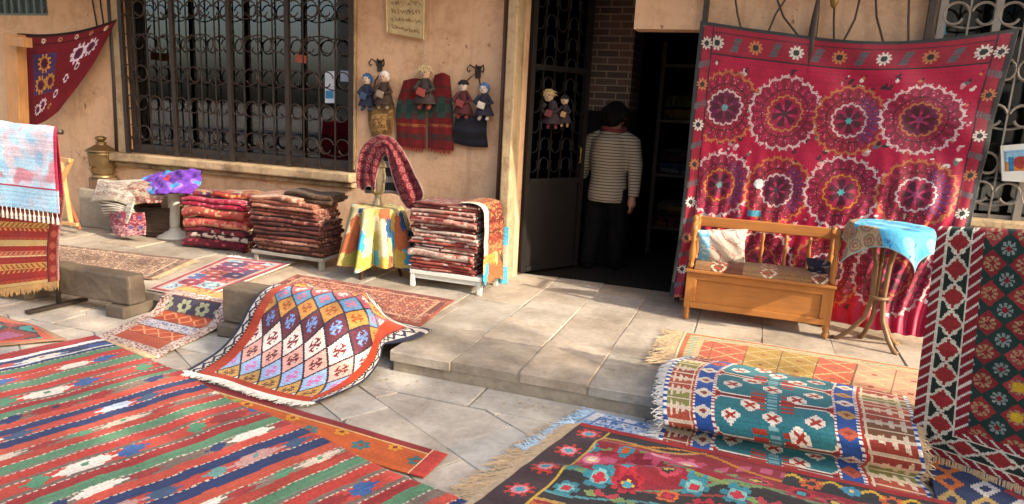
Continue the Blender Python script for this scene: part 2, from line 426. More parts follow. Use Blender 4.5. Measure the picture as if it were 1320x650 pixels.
def pat_teal(U, V, w, h):
    img = base(U, '#a8362a'); u = U / w
    W_ = '#d9cdb8'
    # end panels of hooked arrows
    for (a, b, flip) in ((.02, .125, 0), (.80, .985, 1)):
        m = (u >= a) & (u < b); put(img, m, '#cdb89c')
        per = .15; vv = np.mod(V + .03, per); idx = np.floor((V + .03) / per); t = (u - a) / (b - a)
        if flip: t = 1 - t
        sh = q_(np.abs(vv - per / 2), .008)
        body = m & (sh < .012 + .05 * q_(t, .09)) & (t < .92)
        comb = m & (np.abs(vv - per / 2) < .06) & (np.mod(t, .24) < .13)
        pick(img, body | comb, hsh(idx, idx * 0 + flip), ['#8c3a30', '#7d7a44', '#9c4a38', '#74492e', '#84803f'])
        put(img, m & (np.abs(vv - per / 2) < .007), '#cdb89c')
    for a, b in ((.135, .215), (.70, .785)):
        m = (u >= a) & (u < b); put(img, m, '#284a86')
        per = .16; vv = np.mod(V, per) - per / 2; t = (u - (a + b) / 2) * w
        idx = np.floor(V / per); dd = q_(np.abs(vv), .008) + q_(np.abs(t), .008)
        pick(img, m & (dd < .05), hsh(idx, idx * 0 + a), ['#d4cbb8', '#b08a52', '#a8503e', '#c8bda8']); put(img, m & (dd < .018), '#8c3a30')
        th = np.mod(V, .028) < .014
        put(img, (np.abs(u - a) < .006) & th, '#e0d8c8'); put(img, (np.abs(u - b) < .006) & th, '#e0d8c8')
    put(img, ((u < .02) | (u > .985)) & (np.mod(V, .05) < .025), '#d8d4cc'); put(img, ((u < .02) | (u > .985)) & (np.mod(V, .05) >= .025), '#2c4f8a')
    m = (u >= .222) & (u < .693); t = (u - .4575) * w; H = .285
    Vs = V + .03 + .02 * np.sin(V * 6); vv = np.mod(Vs, H) - H / 2; tq, vq = q_(t, .011), q_(vv, .011)
    lim = .29 - .75 * np.maximum(np.abs(vq) - .05, 0)
    put(img, m & (np.abs(tq) < lim + .014) & (np.abs(vq) < H * .47), W_)
    big = m & (np.abs(tq) < lim) & (np.abs(vq) < H * .435); put(img, big, '#2b6a70')
    put(img, m & (np.abs(vq) >= H * .455), '#6a2428')
    stem = m & (np.abs(vq) > H * .2) & (np.abs(t) < .10); put(img, stem & (np.abs(t) > .035) & (np.mod(vv, .036) < .022), '#a23a2e'); put(img, stem & (np.abs(t) <= .03), '#2b6a70'); put(img, stem & (np.abs(t) < .022) & (np.mod(vv, .03) < .016), '#7aa0a0')
    for cx, cy in ((0, 0), (-.19, .02), (.19, -.02), (-.10, -.085), (.11, .085)):
        ax, ay = np.abs(tq - cx), np.abs(vq - cy); k = big & (ax < .042) & (ax * .9 + ay < .055); put(img, k, '#d6cbb8')
        put(img, big & (ax < .030) & (ax * .9 + ay < .044) & (np.abs(np.abs(t - cx) - np.abs(vv - cy)) < .012), '#9c3428')
    # hooks at the sides
    for s in (-1, 1):
        x = s * t - .325; d = np.hypot(x, vv)
        put(img, m & (s * t > .285) & (np.abs(d - .026) < .007), W_)
    return img
def pat_blocks(U, V, w, h):
    img = base(U, '#b8a070'); k = np.floor(U / .2)
    pick(img, U >= 0, hsh(k, k * 0 + 2), ['#a8503c', '#a88a44', '#9c7c3a', '#b8866a', '#9aa0a0', '#a8903e', '#b0543c'])
    x = np.mod(U, .2) - .1; y = np.mod(V, .22) - .11; d = q_(np.abs(x), .015) + q_(np.abs(y), .015)
    put(img, (np.abs(d - .1) < .008), '#b8a070'); put(img, d < .03, '#84462e')
    put(img, np.abs(x) > .096, '#6a4a30')
    e = np.minimum(V, U)
    put(img, e < .14, '#b89c74'); put(img, (e < .11) & (np.mod(U + V, .06) < .02), '#7d8a5e'); put(img, (e < .05), '#a8603e'); put(img, (e < .09) & (e > .08), '#8a9a86')
    put(img, e < .02, '#c4b490')
    return img
def pat_floral(U, V, w, h):
    """dark ground with big angular blossoms, leaf sprays and broad winding red bands"""
    img = base(U, '#2a2829'); rr = np.random.default_rng(21)
    f = V + .32 * U + .05 * np.sin(U * 9); bnd = np.mod(f, .62); put(img, (bnd > .22) & (bnd < .60), '#7e2730'); put(img, np.abs(bnd - .22) < .010, '#a8844a'); put(img, np.abs(bnd - .60) < .010, '#5f7a5a'); put(img, (bnd > .40) & (bnd < .45) & (np.mod(U, .09) < .05), '#a8506a')
    for i in range(9):
        y = V - (.1 + i * .17); put(img, np.abs(q_(y, .008) - .05 * np.sin(U * 8 + i * 2)) < .008, ['#b0742f', '#6c7a4a', '#8a3a34', '#4a7f80'][i % 4])
    for iy in range(12):
        for ix in range(18):
            x = (ix + .5 * (iy % 2)) * .155 + rr.uniform(-.025, .025); y = iy * .135 + .22 + rr.uniform(-.025, .025); X, Y = q_(U - x, .009), q_(V - y, .009); t = rr.integers(0, 8); R = rr.uniform(.75, 1.15)
            if t in (0, 3, 5):
                c = rr.integers(0, 4); flower(img, X, Y, .082 * R, 8, ['#a02f38', '#b0485f', '#b5562c', '#96303a'][c], '#c09a48', 8, ['#6a1c2a', '#c98696', '#7e2828', '#3a8088'][c]); put(img, np.hypot(X, Y) < .022, ['#3f8a94', '#d0c3a0', '#2c2a2c', '#b5562c'][c])
            elif t in (1, 4): flower(img, X, Y, .066 * R, 6, '#35737c' if t == 1 else '#bb6236', '#a8343f', 6, '#74a098' if t == 1 else '#7e2636')
            elif t == 6:
                d = np.abs(X) + np.abs(Y) * 1.4; put(img, d < .07 * R, '#a8424e'); put(img, d < .045 * R, '#2a2829'); put(img, d < .028 * R, '#b89a50')
            else:
                for s in (-1, 1):
                    for k in (0, 1): put(img, (np.abs(X - s * (.028 + .03 * k)) * 1.1 + np.abs(Y + s * X * .4 - .03 * k + .02) * 1.6 < .036), ['#3a7068', '#a03c44', '#75864f'][(t + k) % 3])
    # broad side border with stepped garland, then red selvedge
    m = V < .17; mr = (U > w * .52)
    put(img, m & mr, '#24282c')
    z = q_(np.abs(np.mod(U, .16) / .08 - 1) * .07, .012)
    put(img, m & mr & (np.abs(q_(V, .012) - .055 - z) < .014), '#c09a3a')
    flower(img, q_(np.mod(U, .32) - .16, .01), q_(V - .11, .01), .05, 8, '#b85a34', '#2c2a2c', 8, None, m & mr)
    flower(img, q_(np.mod(U + .16, .32) - .16, .01), q_(V - .10, .01), .04, 8, '#3a7f9a', '#c8b05a', 8, None, m & mr)
    put(img, V < .035, '#8c2226'); put(img, (V > .035) & (V < .043), '#4a1418')
    l = (U < .17); put(img, l & (V > .035), '#3a2a2e')
    flower(img, q_(U - .09, .01), q_(np.mod(V, .2) - .1, .01), .06, 8, '#a83c34', '#3f8a94', 8, '#c9838a', l & (V > .05))
    put(img, (np.abs(U - .17) < .006) & (V > .04), '#b09040')
    return img
def pat_green(U, V, w, h):
    """dark green field of stepped red diamonds; V 0 = top"""
    img = base(U, '#14302a')
    bw = .17; X, Y = U - bw, h - V - .155
    cx, cy = .118, .128
    a, b = X / cx, Y / cy; s, d = a + b, a - b
    i, j = np.floor(s), np.floor(d); fs, fd = s - i - .5, d - j - .5; par = np.mod(i + j, 2) == 0
    f = (X > 0) & (Y > 0)
    row = par
    m = f & row & (np.maximum(np.abs(fs), np.abs(fd)) < .46); pick(img, m, hsh(i, j), ['#8c2c2c', '#7c2428', '#96383a'])
    px, py = (fs + fd) * cx / 2, (fs - fd) * cy / 2
    dd, an = np.hypot(q_(px, .006), q_(py, .006)), np.arctan2(py, px)
    st = f & (dd < .030) & (np.abs(np.cos(an * 4)) > .55)
    put(img, st & row, '#9a7c58'); put(img, st & ~row, '#7d857c'); put(img, f & (dd < .010), '#7a2226'); put(img, f & row & (hsh(i, j + 7) > .9) & (dd < .018), '#c09a30')
    # border: chain of diamonds between two slashed bands
    def border(e, t, m):
        put(img, m, '#15261f'); p = .12; x = np.mod(t, p) - p / 2; y = e - .095
        k = q_(np.abs(x), .007) / .06 + q_(np.abs(y), .007) / .05
        put(img, m & (k < 1.15) & (np.abs(y) < .05), '#c9bfa6'); put(img, m & (k < .85) & (np.abs(y) < .05), '#8e2c2c')
        for c0 in (.022, .168):
            mm = m & (np.abs(e - c0) < .022); put(img, mm, '#7a1e26'); put(img, mm & (np.mod(t + e * 1.0, .05) < .012), '#cdbfae')
        put(img, m & (np.abs(e - .045) < .004), '#c9bfa6'); put(img, m & (np.abs(e - .145) < .004), '#c9bfa6')
    eb, el = (h - V) * 1.22, U
    border(el, V, (el < .19) & (el <= eb)); border(eb, U, (eb < .19) & (eb < el))
    return img
def pat_redstripe(U, V, w, h):
    img = base(U, '#9c3228'); k = 0; y = 0.0
    seq = [('#8e2a26', .05), ('#a0462c', .02), ('#b79a68', .05), ('#8e2420', .04), ('#b56a50', .035), ('#c9b08a', .012), ('#8e2a26', .05), ('#b98a4a', .045), ('#9c3228', .03)]
    while y < h:
        c, d = seq[k % len(seq)]; m = (V >= y) & (V < y + d); put(img, m, c)
        if k % 3 != 0: put(img, m & (np.mod(U + (V - y) * (1 if k % 2 else -1), .05) < .014) & (np.abs(V - y - d / 2) < d * .36), ['#d8c6a4', '#7a2a20', '#c29a52'][k % 3])
        y += d; k += 1
    e = w - U
    put(img, e < .1, '#86221f'); put(img, (e < .1) & (np.hypot(q_(e - .05, .008), q_(np.mod(V, .1) - .05, .008)) < .03), '#a8503c'); put(img, np.abs(e - .1) < .006, '#3a1a18')
    put(img, e < .014, '#9a6a62')
    return img
def pat_pastel(U, V, w, h):
    r = np.random.default_rng(5); n = np.zeros_like(U); n2 = np.zeros_like(U)
    for k in range(26):
        f = r.uniform(5, 60); a, p = r.uniform(0, 6.28, 2); s = np.sin(f * (U * cos(a) + V * sin(a)) + p + 2 * np.sin(V * 9 + k)) / (1 + f * .03)
        n += s; n2 += s * (1 if k % 2 else -1)
    n = n / n.std(); n2 = n2 / n2.std(); t = np.clip(n * .6 + .4, 0, 1)[..., None]
    img = np.array(lin('#a9c8d8')) * (1 - t) + np.array(lin('#c9bcc4')) * t
    t2 = np.clip(n2 - .7, 0, 1)[..., None]; img = img * (1 - t2) + np.array(lin('#c2858f')) * t2
    t3 = np.clip(-n2 - 1.1, 0, .8)[..., None]; img = img * (1 - t3) + np.array(lin('#8fb8d4')) * t3
    e = np.minimum(w - U, U); put(img, (e < .016) | (V < .014), '#a8324c')
    put(img, np.abs(V - h * .745) < .007, '#a0445a'); m = V > h * .755; img[m] = img[m] * .3 + np.array(lin('#9cc4da')) * .7
    return img
def pat_bluehem(U, V, w, h):
    img = base(U, '#2c4f7c'); y = V + .02 * np.sin(U * 9)
    for a, c in ((.03, '#cbbda8'), (.06, '#843038'), (.1, '#2a3a58'), (.15, '#4a86a0'), (.2, '#9c4a3a')): put(img, np.abs(h - y - a) < .016, c)
    put(img, h - V < .012, '#c8beb0'); put(img, np.mod(U + V, .09) < .02, '#6a9ab4'); return img
def pat_maroon_corner(U, V, w, h):
    img = base(U, '#6a1a26')
    put(img, np.abs(V - .1) < .006, '#3a1018')
    for i in range(9):
        flower(img, U - .14 - i * .2, V - .07, .03, 8, '#c9b49a' if i % 2 else '#b0785a', '#4a1a22', 8)
    put(img, (np.abs(U - .36) < .17) & (V > .2) & (V < .62), '#44305c')
    for x, y, r, c in ((.36, .30, .1, '#c28a3c'), (.30, .52, .1, '#b8863e'), (.46, .50, .09, '#b8863e'), (.38, .76, .09, '#c9b6c4'), (.85, .27, .12, '#cdbccb'), (1.02, .24, .10, '#cdbccb'),
                      (.28, .80, .08, '#d2c4cc'), (.75, .52, .05, '#d2c4cc'), (.62, .66, .05, '#cdbccb'), (1.3, .1, .04, '#d2c4cc'), (.9, .42, .045, '#d2c4cc'), (.58, .8, .04, '#b8863e')):
        flower(img, q_(U - x, .012), q_(V - y, .012), r, 10, c, '#4a1a38', 10, '#5a2040')
    put(img, V < .03, '#241418'); return img
def pat_small_rug(U, V, w, h):
    """V 0 = far end at the kerb"""
    img = base(U, '#b09a8c'); sp = hsh(q_(U, .012), q_(V, .012)); put(img, sp > .62, '#7a4a44'); put(img, sp > .85, '#c8bcb0')
    m = (U > .09) & (U < w - .09)
    bands = ['#3c3644', '#a2472f', '#c4bcb8', '#a2472f', '#9c4a34']
    k = np.clip(((V - .08) / (h - .16) * 5).astype(int), 0, 4); cs = np.array([lin(c) for c in bands])
    mm = m & (V > .08) & (V < h - .08); img[mm] = cs[k[mm]]
    x = np.mod(U, .13) - .065; y = np.mod(V, .11) - .055
    put(img, mm & (np.abs(np.abs(x) + np.abs(y) - .055) < .008) & (k % 2 == 1), '#c88a62')
    put(img, mm & (k == 2) & (sp > .7), '#6d7290'); flower(img, np.mod(U, .16) - .08, V - .16, .06, 6, '#8f8f70', '#2d2a3a', 6, None, mm & (k == 0))
    put(img, mm & (np.mod(V - .08, (h - .16) / 5) < .012), '#6a3a34'); return img
def pat_medallion(U, V, w, h):
    """pale kilim with blue, green and plum blocks inside a dark pink border"""
    img = base(U, '#c8b4a8'); x = q_(U, .02); y = q_(V, .02)
    a = np.floor(x / .2 + .5 * np.mod(np.floor(y / .16), 2)); b = np.floor(y / .16)
    d = np.abs(np.mod(x / .2 + .5 * np.mod(b, 2), 1) - .5) + np.abs(np.mod(y / .16, 1) - .5)
    pick(img, d < .86, hsh(a, b), ['#8fb0b8', '#9c3a4e', '#4a3a64', '#b9645a', '#5a8a6e', '#cfc6bc', '#3c5f92', '#86305a'])
    put(img, d < .16, '#c2b2a8'); put(img, (d > .4) & (d < .47), '#5a3a48')
    e = np.minimum(np.minimum(U, w - U), np.minimum(V, h - V)); put(img, e < .085, '#b59a90'); put(img, e < .055, '#8e3c46'); put(img, e < .012, '#c9b8a8'); return img
def mk_persian(ground, accent, light, cell=.05, border=.09):
    def f(U, V, w, h):
        img = base(U, ground); a, b = np.floor(U / cell), np.floor(V / cell); x, y = np.mod(U, cell) - cell / 2, np.mod(V, cell) - cell / 2
        d = q_(np.abs(x), cell / 8) + q_(np.abs(y), cell / 8)
        pick(img, d < cell * .38, hsh(a, b), [accent, light, accent, ground]); put(img, (d < cell * .14), light)
        sp = hsh(q_(U, .011), q_(V, .011)); put(img, sp > .86, light); put(img, sp < .12, accent)
        e = np.minimum(np.minimum(U, w - U), np.minimum(V, h - V))
        put(img, (e < border) & (e > border * .8), light); put(img, (e < border * .8) & (hsh(a + 3, b) > .5), accent); put(img, e < border * .2, ground)
        return img
    return f
def pat_dark_teal(U, V, w, h):
    img = base(U, '#7a2a28'); d = q_(np.abs(np.mod(U, .5) - .25), .03) + q_(np.abs(np.mod(V, .4) - .2), .03)
    put(img, d < .2, '#2f7a78'); put(img, d < .1, '#26282e'); put(img, np.abs(d - .23) < .02, '#26282e'); put(img, d > .33, '#8a4a6a')
    e = np.minimum(np.minimum(U, w - U), np.minimum(V, h - V)); put(img, e < .09, '#a8503a'); put(img, e < .04, '#8c6a50'); return img
def pat_blue_orange(U, V, w, h):
    img = base(U, '#23304e'); a, b = np.floor(U / .14), np.floor(V / .12); d = q_(np.abs(np.mod(U, .14) - .07), .012) + q_(np.abs(np.mod(V, .12) - .06), .012)
    pick(img, d < .07, hsh(a, b), ['#b5602e', '#b6aea4', '#8e3030', '#3f6f9a', '#a88a52']); put(img, d < .025, '#23304e'); return img
def mk_folded(cols, stripe=.05, speck=.5, seed=0):
    """folded textile: bands along the cloth plus knotted specks"""
    def f(U, V, w, h):
        img = base(U, cols[0]); k = np.floor((V + .01 * np.sin(U * 11)) / stripe); pick(img, U > -1, hsh(k, k * 0 + seed), cols)
        a, b = q_(U, .024), q_(V, .008); s = hsh(a + .02 * np.floor(V / .008), b + seed); put(img, s > 1 - .20 * speck, cols[-1]); put(img, s < .22 * speck, cols[0]); put(img, (s > .48) & (s < .48 + .1 * speck), cols[1])
        x = np.mod(U + .3 * seed, .11) - .055; y = np.mod(V, stripe * 2) - stripe; put(img, (np.abs(x) + np.abs(y) * 1.3 < .028) & (hsh(np.floor(U / .11), np.floor(V / stripe / 2)) > .4), cols[(seed + 1) % len(cols)])
        return img * .72
    return f
def pat_patchwork(U, V, w, h):
    """strips of torn-edged patches that run down the folds"""
    img = base(U, '#b0a070'); x, y = U - w / 2, V - h / 2; r, a = np.hypot(x, y), np.arctan2(y, x)
    r = q_(r + .012 * np.sin(a * 31) + .01 * np.sin(a * 57), .012); a = a + .02 * np.sin(r * 60)
    cols = ['#a8904a', '#b5ab8c', '#96563a', '#b0a06a', '#b3a884', '#a8904a', '#3f8fae', '#a88244', '#a05a3a', '#b8ae88', '#8e8a44', '#2c4a6e', '#b0a06a', '#a8904a', '#3a342c']
    i = np.floor(a / .21); j = np.floor((r + .07 * hsh(i, i * 0 + 1)) / .15); pick(img, U > -1, hsh(i, j), cols)
    put(img, (r < .17), '#b5a878'); put(img, (r < .17) & (hsh(q_(U, .03), q_(V, .03)) > .7), '#a8904a'); return img
def pat_bluecloth(U, V, w, h):
    img = base(U, '#5cabca'); sp = hsh(q_(U, .02), q_(V, .03)); n = np.sin(U * 23 + 2 * np.sin(V * 17)) + np.sin(V * 29 + U * 11)
    put(img, n > 1.2, '#7fbfd4'); put(img, (n < -1.1), '#4a93b8'); put(img, (sp > .93), '#3a6f94')
    e = np.minimum(np.minimum(U, w - U), np.minimum(V, h - V)); m = (e < .17) & (U + .35 * V < w * .5)
    put(img, m, '#a8906e'); d = np.hypot(np.mod(U, .10) - .05, np.mod(V, .10) - .05); put(img, m & (np.abs(d - .036) < .008), '#86705a'); put(img, m & (np.abs(d - .015) < .006), '#8e5e4c'); put(img, e < .010, '#8aa6a8'); return img
def pat_tartan(U, V, w, h):
    img = base(U, '#6e1a1f'); v = V / h; c = (np.mod(U, .10) < .05)
    put(img, (v > .30) & (v < .58), '#4a2a28'); put(img, (v > .30) & (v < .58) & c, '#26403a'); put(img, (v > .38) & (v < .5), '#34403a'); put(img, (v > .38) & (v < .5) & c, '#1a3630')
    put(img, (v > .66) & (v < .70), '#8a5030'); put(img, (v > .15) & (v < .19), '#4e2a22'); put(img, (v > .80) & (v < .88), '#3e2824'); put(img, c & ((v < .30) | (v > .58)) & (np.mod(V, .012) < .006), '#521418'); return img
def pat_scarf(U, V, w, h):
    img = base(U, '#521820'); a, b = np.floor(U / .07), np.floor(V / .07); d = np.hypot(np.mod(U, .07) - .035, np.mod(V, .07) - .035)
    put(img, np.abs(d - .02) < .005, '#7a4442'); put(img, d < .006, '#8a605a'); sp = hsh(q_(U, .014), q_(V, .014)); put(img, sp > .9, '#7e3c40')
    e = np.minimum(np.minimum(U, w - U), np.minimum(V, h - V)); put(img, e < .008, '#8a706a'); return img
def pat_seat(U, V, w, h):
    img = base(U, '#7a4f36'); k = np.floor(U / .11); pick(img, U > -1, hsh(k, k * 0 + 1), ['#84603f', '#6a3f2e', '#8a6a4a', '#70483a'])
    m = (np.mod(k, 3) == 1); x = np.mod(U, .11) - .055; put(img, m & (np.abs(np.abs(x) + np.abs(np.mod(V, .08) - .04) - .05) < .01), '#c0b090'); put(img, m & (hsh(q_(U, .012), q_(V, .012)) > .75), '#a8483a'); return img
def pat_cushion(U, V, w, h):
    img = base(U, '#c9bfae'); put(img, np.abs(np.sin(U * 34 + 3 * np.sin(V * 16))) < .18, '#b5766a'); put(img, np.abs(np.sin(V * 31 + 3 * np.sin(U * 18))) < .14, '#b58a78')
    put(img, (U > w * .76), '#7fbcd8'); put(img, (U > w * .76) & (hsh(q_(U, .02), q_(V, .02)) > .7), '#b8dce4'); return img
def mk_flat(c, c2=None, p=.06):
    def f(U, V, w, h):
        img = base(U, c)
        if c2: put(img, np.mod(V, p) < p * .4, c2)
        return img
    return f
def pat_purple(U, V, w, h):
    img = base(U, '#6a3fa0'); n = np.sin(U * 21 + 2 * np.sin(V * 13)) + np.sin(V * 18 + U * 5); put(img, n > .8, '#8a6ac0'); put(img, n > 1.4, '#4a8ac0'); put(img, n < -1.0, '#5a2f86')
    put(img, np.hypot(U - .5 * w, V - .35 * h) < .05, '#b03a4a'); put(img, np.hypot(U - .2 * w, V - .6 * h) < .05, '#6a9ad0'); return img
# ------------------------------------------------------------------ street and pavement
def stone_mat(name, c1, c2, c3, rough=.8, tiled=True):
    m, nt, b = nt_new(name)
    at = N(nt, 'ShaderNodeAttribute', attribute_name='tone')
    if not tiled: at = N(nt, 'ShaderNodeRGB'); at.outputs[0].default_value = (1, 1, 1, 1)
    n1 = noise_tex(nt, 1.7, 6, .65); n2 = noise_tex(nt, 26, 5, .7); n3 = noise_tex(nt, 7, 6, .75)
    o = mix(nt, n3.outputs[0], lin(c1), lin(c2))
    st = ramp(nt, n1.outputs[0], [(.42, (0, 0, 0)), (.62, (1, 1, 1))])
    sc_ = N(nt, 'ShaderNodeMath', operation='MULTIPLY'); sc_.inputs[1].default_value = .8
    nt.links.new(st.outputs[0], sc_.inputs[0])
    o = mix(nt, sc_.outputs[0], o, lin(c3))
    o = mix(nt, 1., o, at.outputs['Color'], 'MULTIPLY')
    o = mix(nt, .7, o, ramp(nt, n2.outputs[0], [(.3, (.75, .75, .75)), (.7, (1.15, 1.15, 1.15))]).outputs[0], 'MULTIPLY')
    nt.links.new(o, b.inputs['Base Color'])
    mr = N(nt, 'ShaderNodeMapRange'); mr.inputs['To Min'].default_value = rough - .25; mr.inputs['To Max'].default_value = min(1, rough + .1)
    nt.links.new(n3.outputs[0], mr.inputs['Value']); nt.links.new(mr.outputs[0], b.inputs['Roughness'])
    pit = noise_tex(nt, 70, 3, .6); pr = ramp(nt, pit.outputs[0], [(.30, (0, 0, 0)), (.42, (1, 1, 1))])
    ad = N(nt, 'ShaderNodeMath', operation='ADD'); nt.links.new(n2.outputs[0], ad.inputs[0]); nt.links.new(pr.outputs[0], ad.inputs[1])
    ad2 = N(nt, 'ShaderNodeMath', operation='MULTIPLY_ADD'); ad2.inputs[1].default_value = 2.0; nt.links.new(n3.outputs[0], ad2.inputs[0]); nt.links.new(ad.outputs[0], ad2.inputs[2])
    bump(nt, b, ad2.outputs[0], .45, .006); return m
def clip_poly(pts, co, no):
    out = []; f = lambda p: (p[0] - co[0]) * no[0] + (p[1] - co[1]) * no[1]
    for i, p in enumerate(pts):
        q = pts[(i + 1) % len(pts)]; a, b = f(p), f(q)
        if a <= 0: out.append(p)
        if a * b < 0: t = a / (a - b); out.append((p[0] + (q[0] - p[0]) * t, p[1] + (q[1] - p[1]) * t))
    return out
def slab_mesh(name, rects, mat, clip=None, kind='structure'):
    """bevelled paving slabs; rects: list of (corner points CCW at the top, top z, thickness, tone)"""
    import bmesh
    bm = bmesh.new(); lay = bm.loops.layers.float_color.new('tone')
    for pts, z, th, tone in rects:
        pts = list(pts)
        for co_, no_ in (clip or ()): pts = clip_poly(pts, co_, no_)
        if len(pts) < 3: continue
        ar = abs(sum(pts[i - 1][0] * pts[i][1] - pts[i][0] * pts[i - 1][1] for i in range(len(pts)))) / 2
        if ar < .0006: continue
        if random.random() < .35:       # a broken corner
            i = random.randrange(len(pts)); p, a_, b_ = Vector(pts[i]), Vector(pts[i - 1]), Vector(pts[(i + 1) % len(pts)])
            if (a_ - p).length > .12 and (b_ - p).length > .12:
                pts = pts[:i] + [tuple(p + (a_ - p).normalized() * random.uniform(.01, .045)), tuple(p + (b_ - p).normalized() * random.uniform(.01, .045))] + pts[i + 1:]
        c = sum((Vector(p) for p in pts), Vector((0, 0))) / len(pts)
        k = .004
        inn = [Vector(p) + (c - Vector(p)).normalized() * k for p in pts]
        zz = [z + max(-.001, random.gauss(0, .0012)) for _ in pts]
        t = [bm.verts.new((p.x, p.y, a)) for p, a in zip(inn, zz)]
        e = [bm.verts.new((p[0], p[1], a - .003)) for p, a in zip(pts, zz)]
        b_ = [bm.verts.new((p[0], p[1], z - th)) for p in pts]
        n = len(pts); fs = [bm.faces.new(t)]
        for i in range(n):
            j = (i + 1) % n
            fs.append(bm.faces.new((e[i], e[j], t[j], t[i]))); fs.append(bm.faces.new((b_[i], b_[j], e[j], e[i])))
        for f in fs:
            for l in f.loops: l[lay] = (*tone, 1)
    me = bpy.data.meshes.new(name); bm.to_mesh(me); bm.free(); me.materials.append(mat)
    o = link(bpy.data.objects.new(name, me)); tag(o, kind=kind); return o
def tone_():
    k = max(.8, random.gauss(1, .08)); w = random.gauss(0, .035); return (k * (1 + w), k, k * (1 - w))
mb = MB(); mb.add([(-90, -90, -.008), (90, -90, -.008), (90, 90, -.008), (-90, 90, -.008)], [(0, 1, 2, 3)])
ground = mb.build('street', plain('street joints', '#6e675c', .95, var=.3, scale=3, bumpy=.4), None); tag(ground, kind='structure')
st_mat = stone_mat('street flagstone', '#a49b8c', '#b7ad9d', '#857a6c')
rects = []; ang = radians(-31); ca, sa = cos(ang), sin(ang); vv = -5.5
while vv < 7:
    rh = random.choice((.27, .34, .40)); uu = -7 - random.random() * .5
    while uu < 5:
        L = random.choice((.34, .44, .56, .66)); g = .0028
        def c_(u, v): return (u * ca - v * sa - .8, u * sa + v * ca + 1.2)
        if random.random() < .22 and L > .5:
            m_ = L * .5
            for a_, b_ in ((uu, uu + m_), (uu + m_, uu + L)):
                rects.append(([c_(a_ + g, vv + g), c_(b_ - g, vv + g), c_(b_ - g, vv + rh - g), c_(a_ + g, vv + rh - g)], max(-.0015, random.gauss(0, .0015)), .03, tone_()))
        else:
            rects.append(([c_(uu + g, vv + g), c_(uu + L - g, vv + g), c_(uu + L - g, vv + rh - g), c_(uu + g, vv + rh - g)], max(-.0015, random.gauss(0, .0015)), .03, tone_()))
        uu += L
    vv += rh
slab_mesh('street_paving', rects, st_mat, clip=[((0, 3.19, 0), (0, 1, 0)), ((0, -3, 0), (0, -1, 0)), ((-7.5, 0, 0), (-1, 0, 0)), ((4.2, 0, 0), (1, 0, 0))])
rects = []; x = -7.5     # gutter course along the kerb
while x < 4.2:
    L = random.uniform(.5, .95); rects.append(([(x + .005, 3.2), (x + L - .005, 3.2), (x + L - .005, 3.465), (x + .005, 3.465)], max(-.0015, random.gauss(0, .002)), .03, tone_())); x += L
x = -7.5
while x < -1.95:
    L = min(random.uniform(.5, .95), -1.93 - x); rects.append(([(x + .005, 3.47), (x + L - .005, 3.47), (x + L - .005, 3.755), (x + .005, 3.755)], max(-.0015, random.gauss(0, .002)), .03, tone_())); x += max(L, .05)
slab_mesh('gutter', rects, st_mat)
sw_mat = stone_mat('pavement flagstone', '#9c9080', '#b2a592', '#7b6e5c')
mb = MB(); mb.box((-8.4, 3.76 + 3.1, SW / 2 - .005), (13, 6.2, SW)); mb.box((4.6, 3.47 + 3.25, SW / 2 - .005), (13.0 - .004, 6.5, SW)); bed = mb.build('pavement_bed', plain('mortar', '#8a7e6c', .95, var=.35, scale=6, bumpy=.5), None, bevel=0)
tag(bed, kind='structure')
rects = []; x = -8.2; col = 0
while x < 3.6:
    wd = random.choice((.36, .40, .44)); 
    if x < -1.93 < x + wd: wd = -1.93 - x + .001
    y = (3.45 if x > -1.94 else 3.745) + random.uniform(-.018, .016)
    off = random.uniform(.25, .6); first = True
    while y < 5.6:
        L = off + .2 if first else random.choice((.5, .62, .7)); first = False; g = .0035
        j = lambda: random.gauss(0, .003)
        rects.append(([(x + g + j(), y + g + j()), (x + wd - g + j(), y + g + j()), (x + wd - g + j(), y + L - g + j()), (x + g + j(), y + L - g + j())], SW + max(-.0015, random.gauss(0, .003)), .055, tone_()))
        y += L
    x += wd
slab_mesh('pavement', rects, sw_mat, clip=[((0, 5.76), (0, 1))])
mb = MB(); rl = random.Random(12)
for k in range(130):
    x_, y_ = rl.uniform(-2, .3), 3.42 - abs(rl.gauss(0, .10)); z_ = .004
    if k > 80: x_, y_, z_ = rl.uniform(-1.75, 0), rl.uniform(3.5, 4.95), SW + .006
    a_ = rl.uniform(0, 6.28); s_ = rl.uniform(.003, .017); c0 = Vector((x_, y_, z_))
    mb.add([c0 + Vector((s_ * cos(a_), s_ * sin(a_), .001)), c0 + Vector((-s_ * .5 * sin(a_), s_ * .5 * cos(a_), .004)), c0 - Vector((s_ * cos(a_), s_ * sin(a_), 0)), c0 + Vector((s_ * .5 * sin(a_), -s_ * .5 * cos(a_), .003))], [(0, 1, 2, 3)])
lt_ = mb.build('litter', plain('dry leaf scraps', '#9a8560', .8, var=.4, scale=20), None); tag(lt_, 'dry leaf scraps and crumbs scattered along the step', 'litter', kind='stuff')
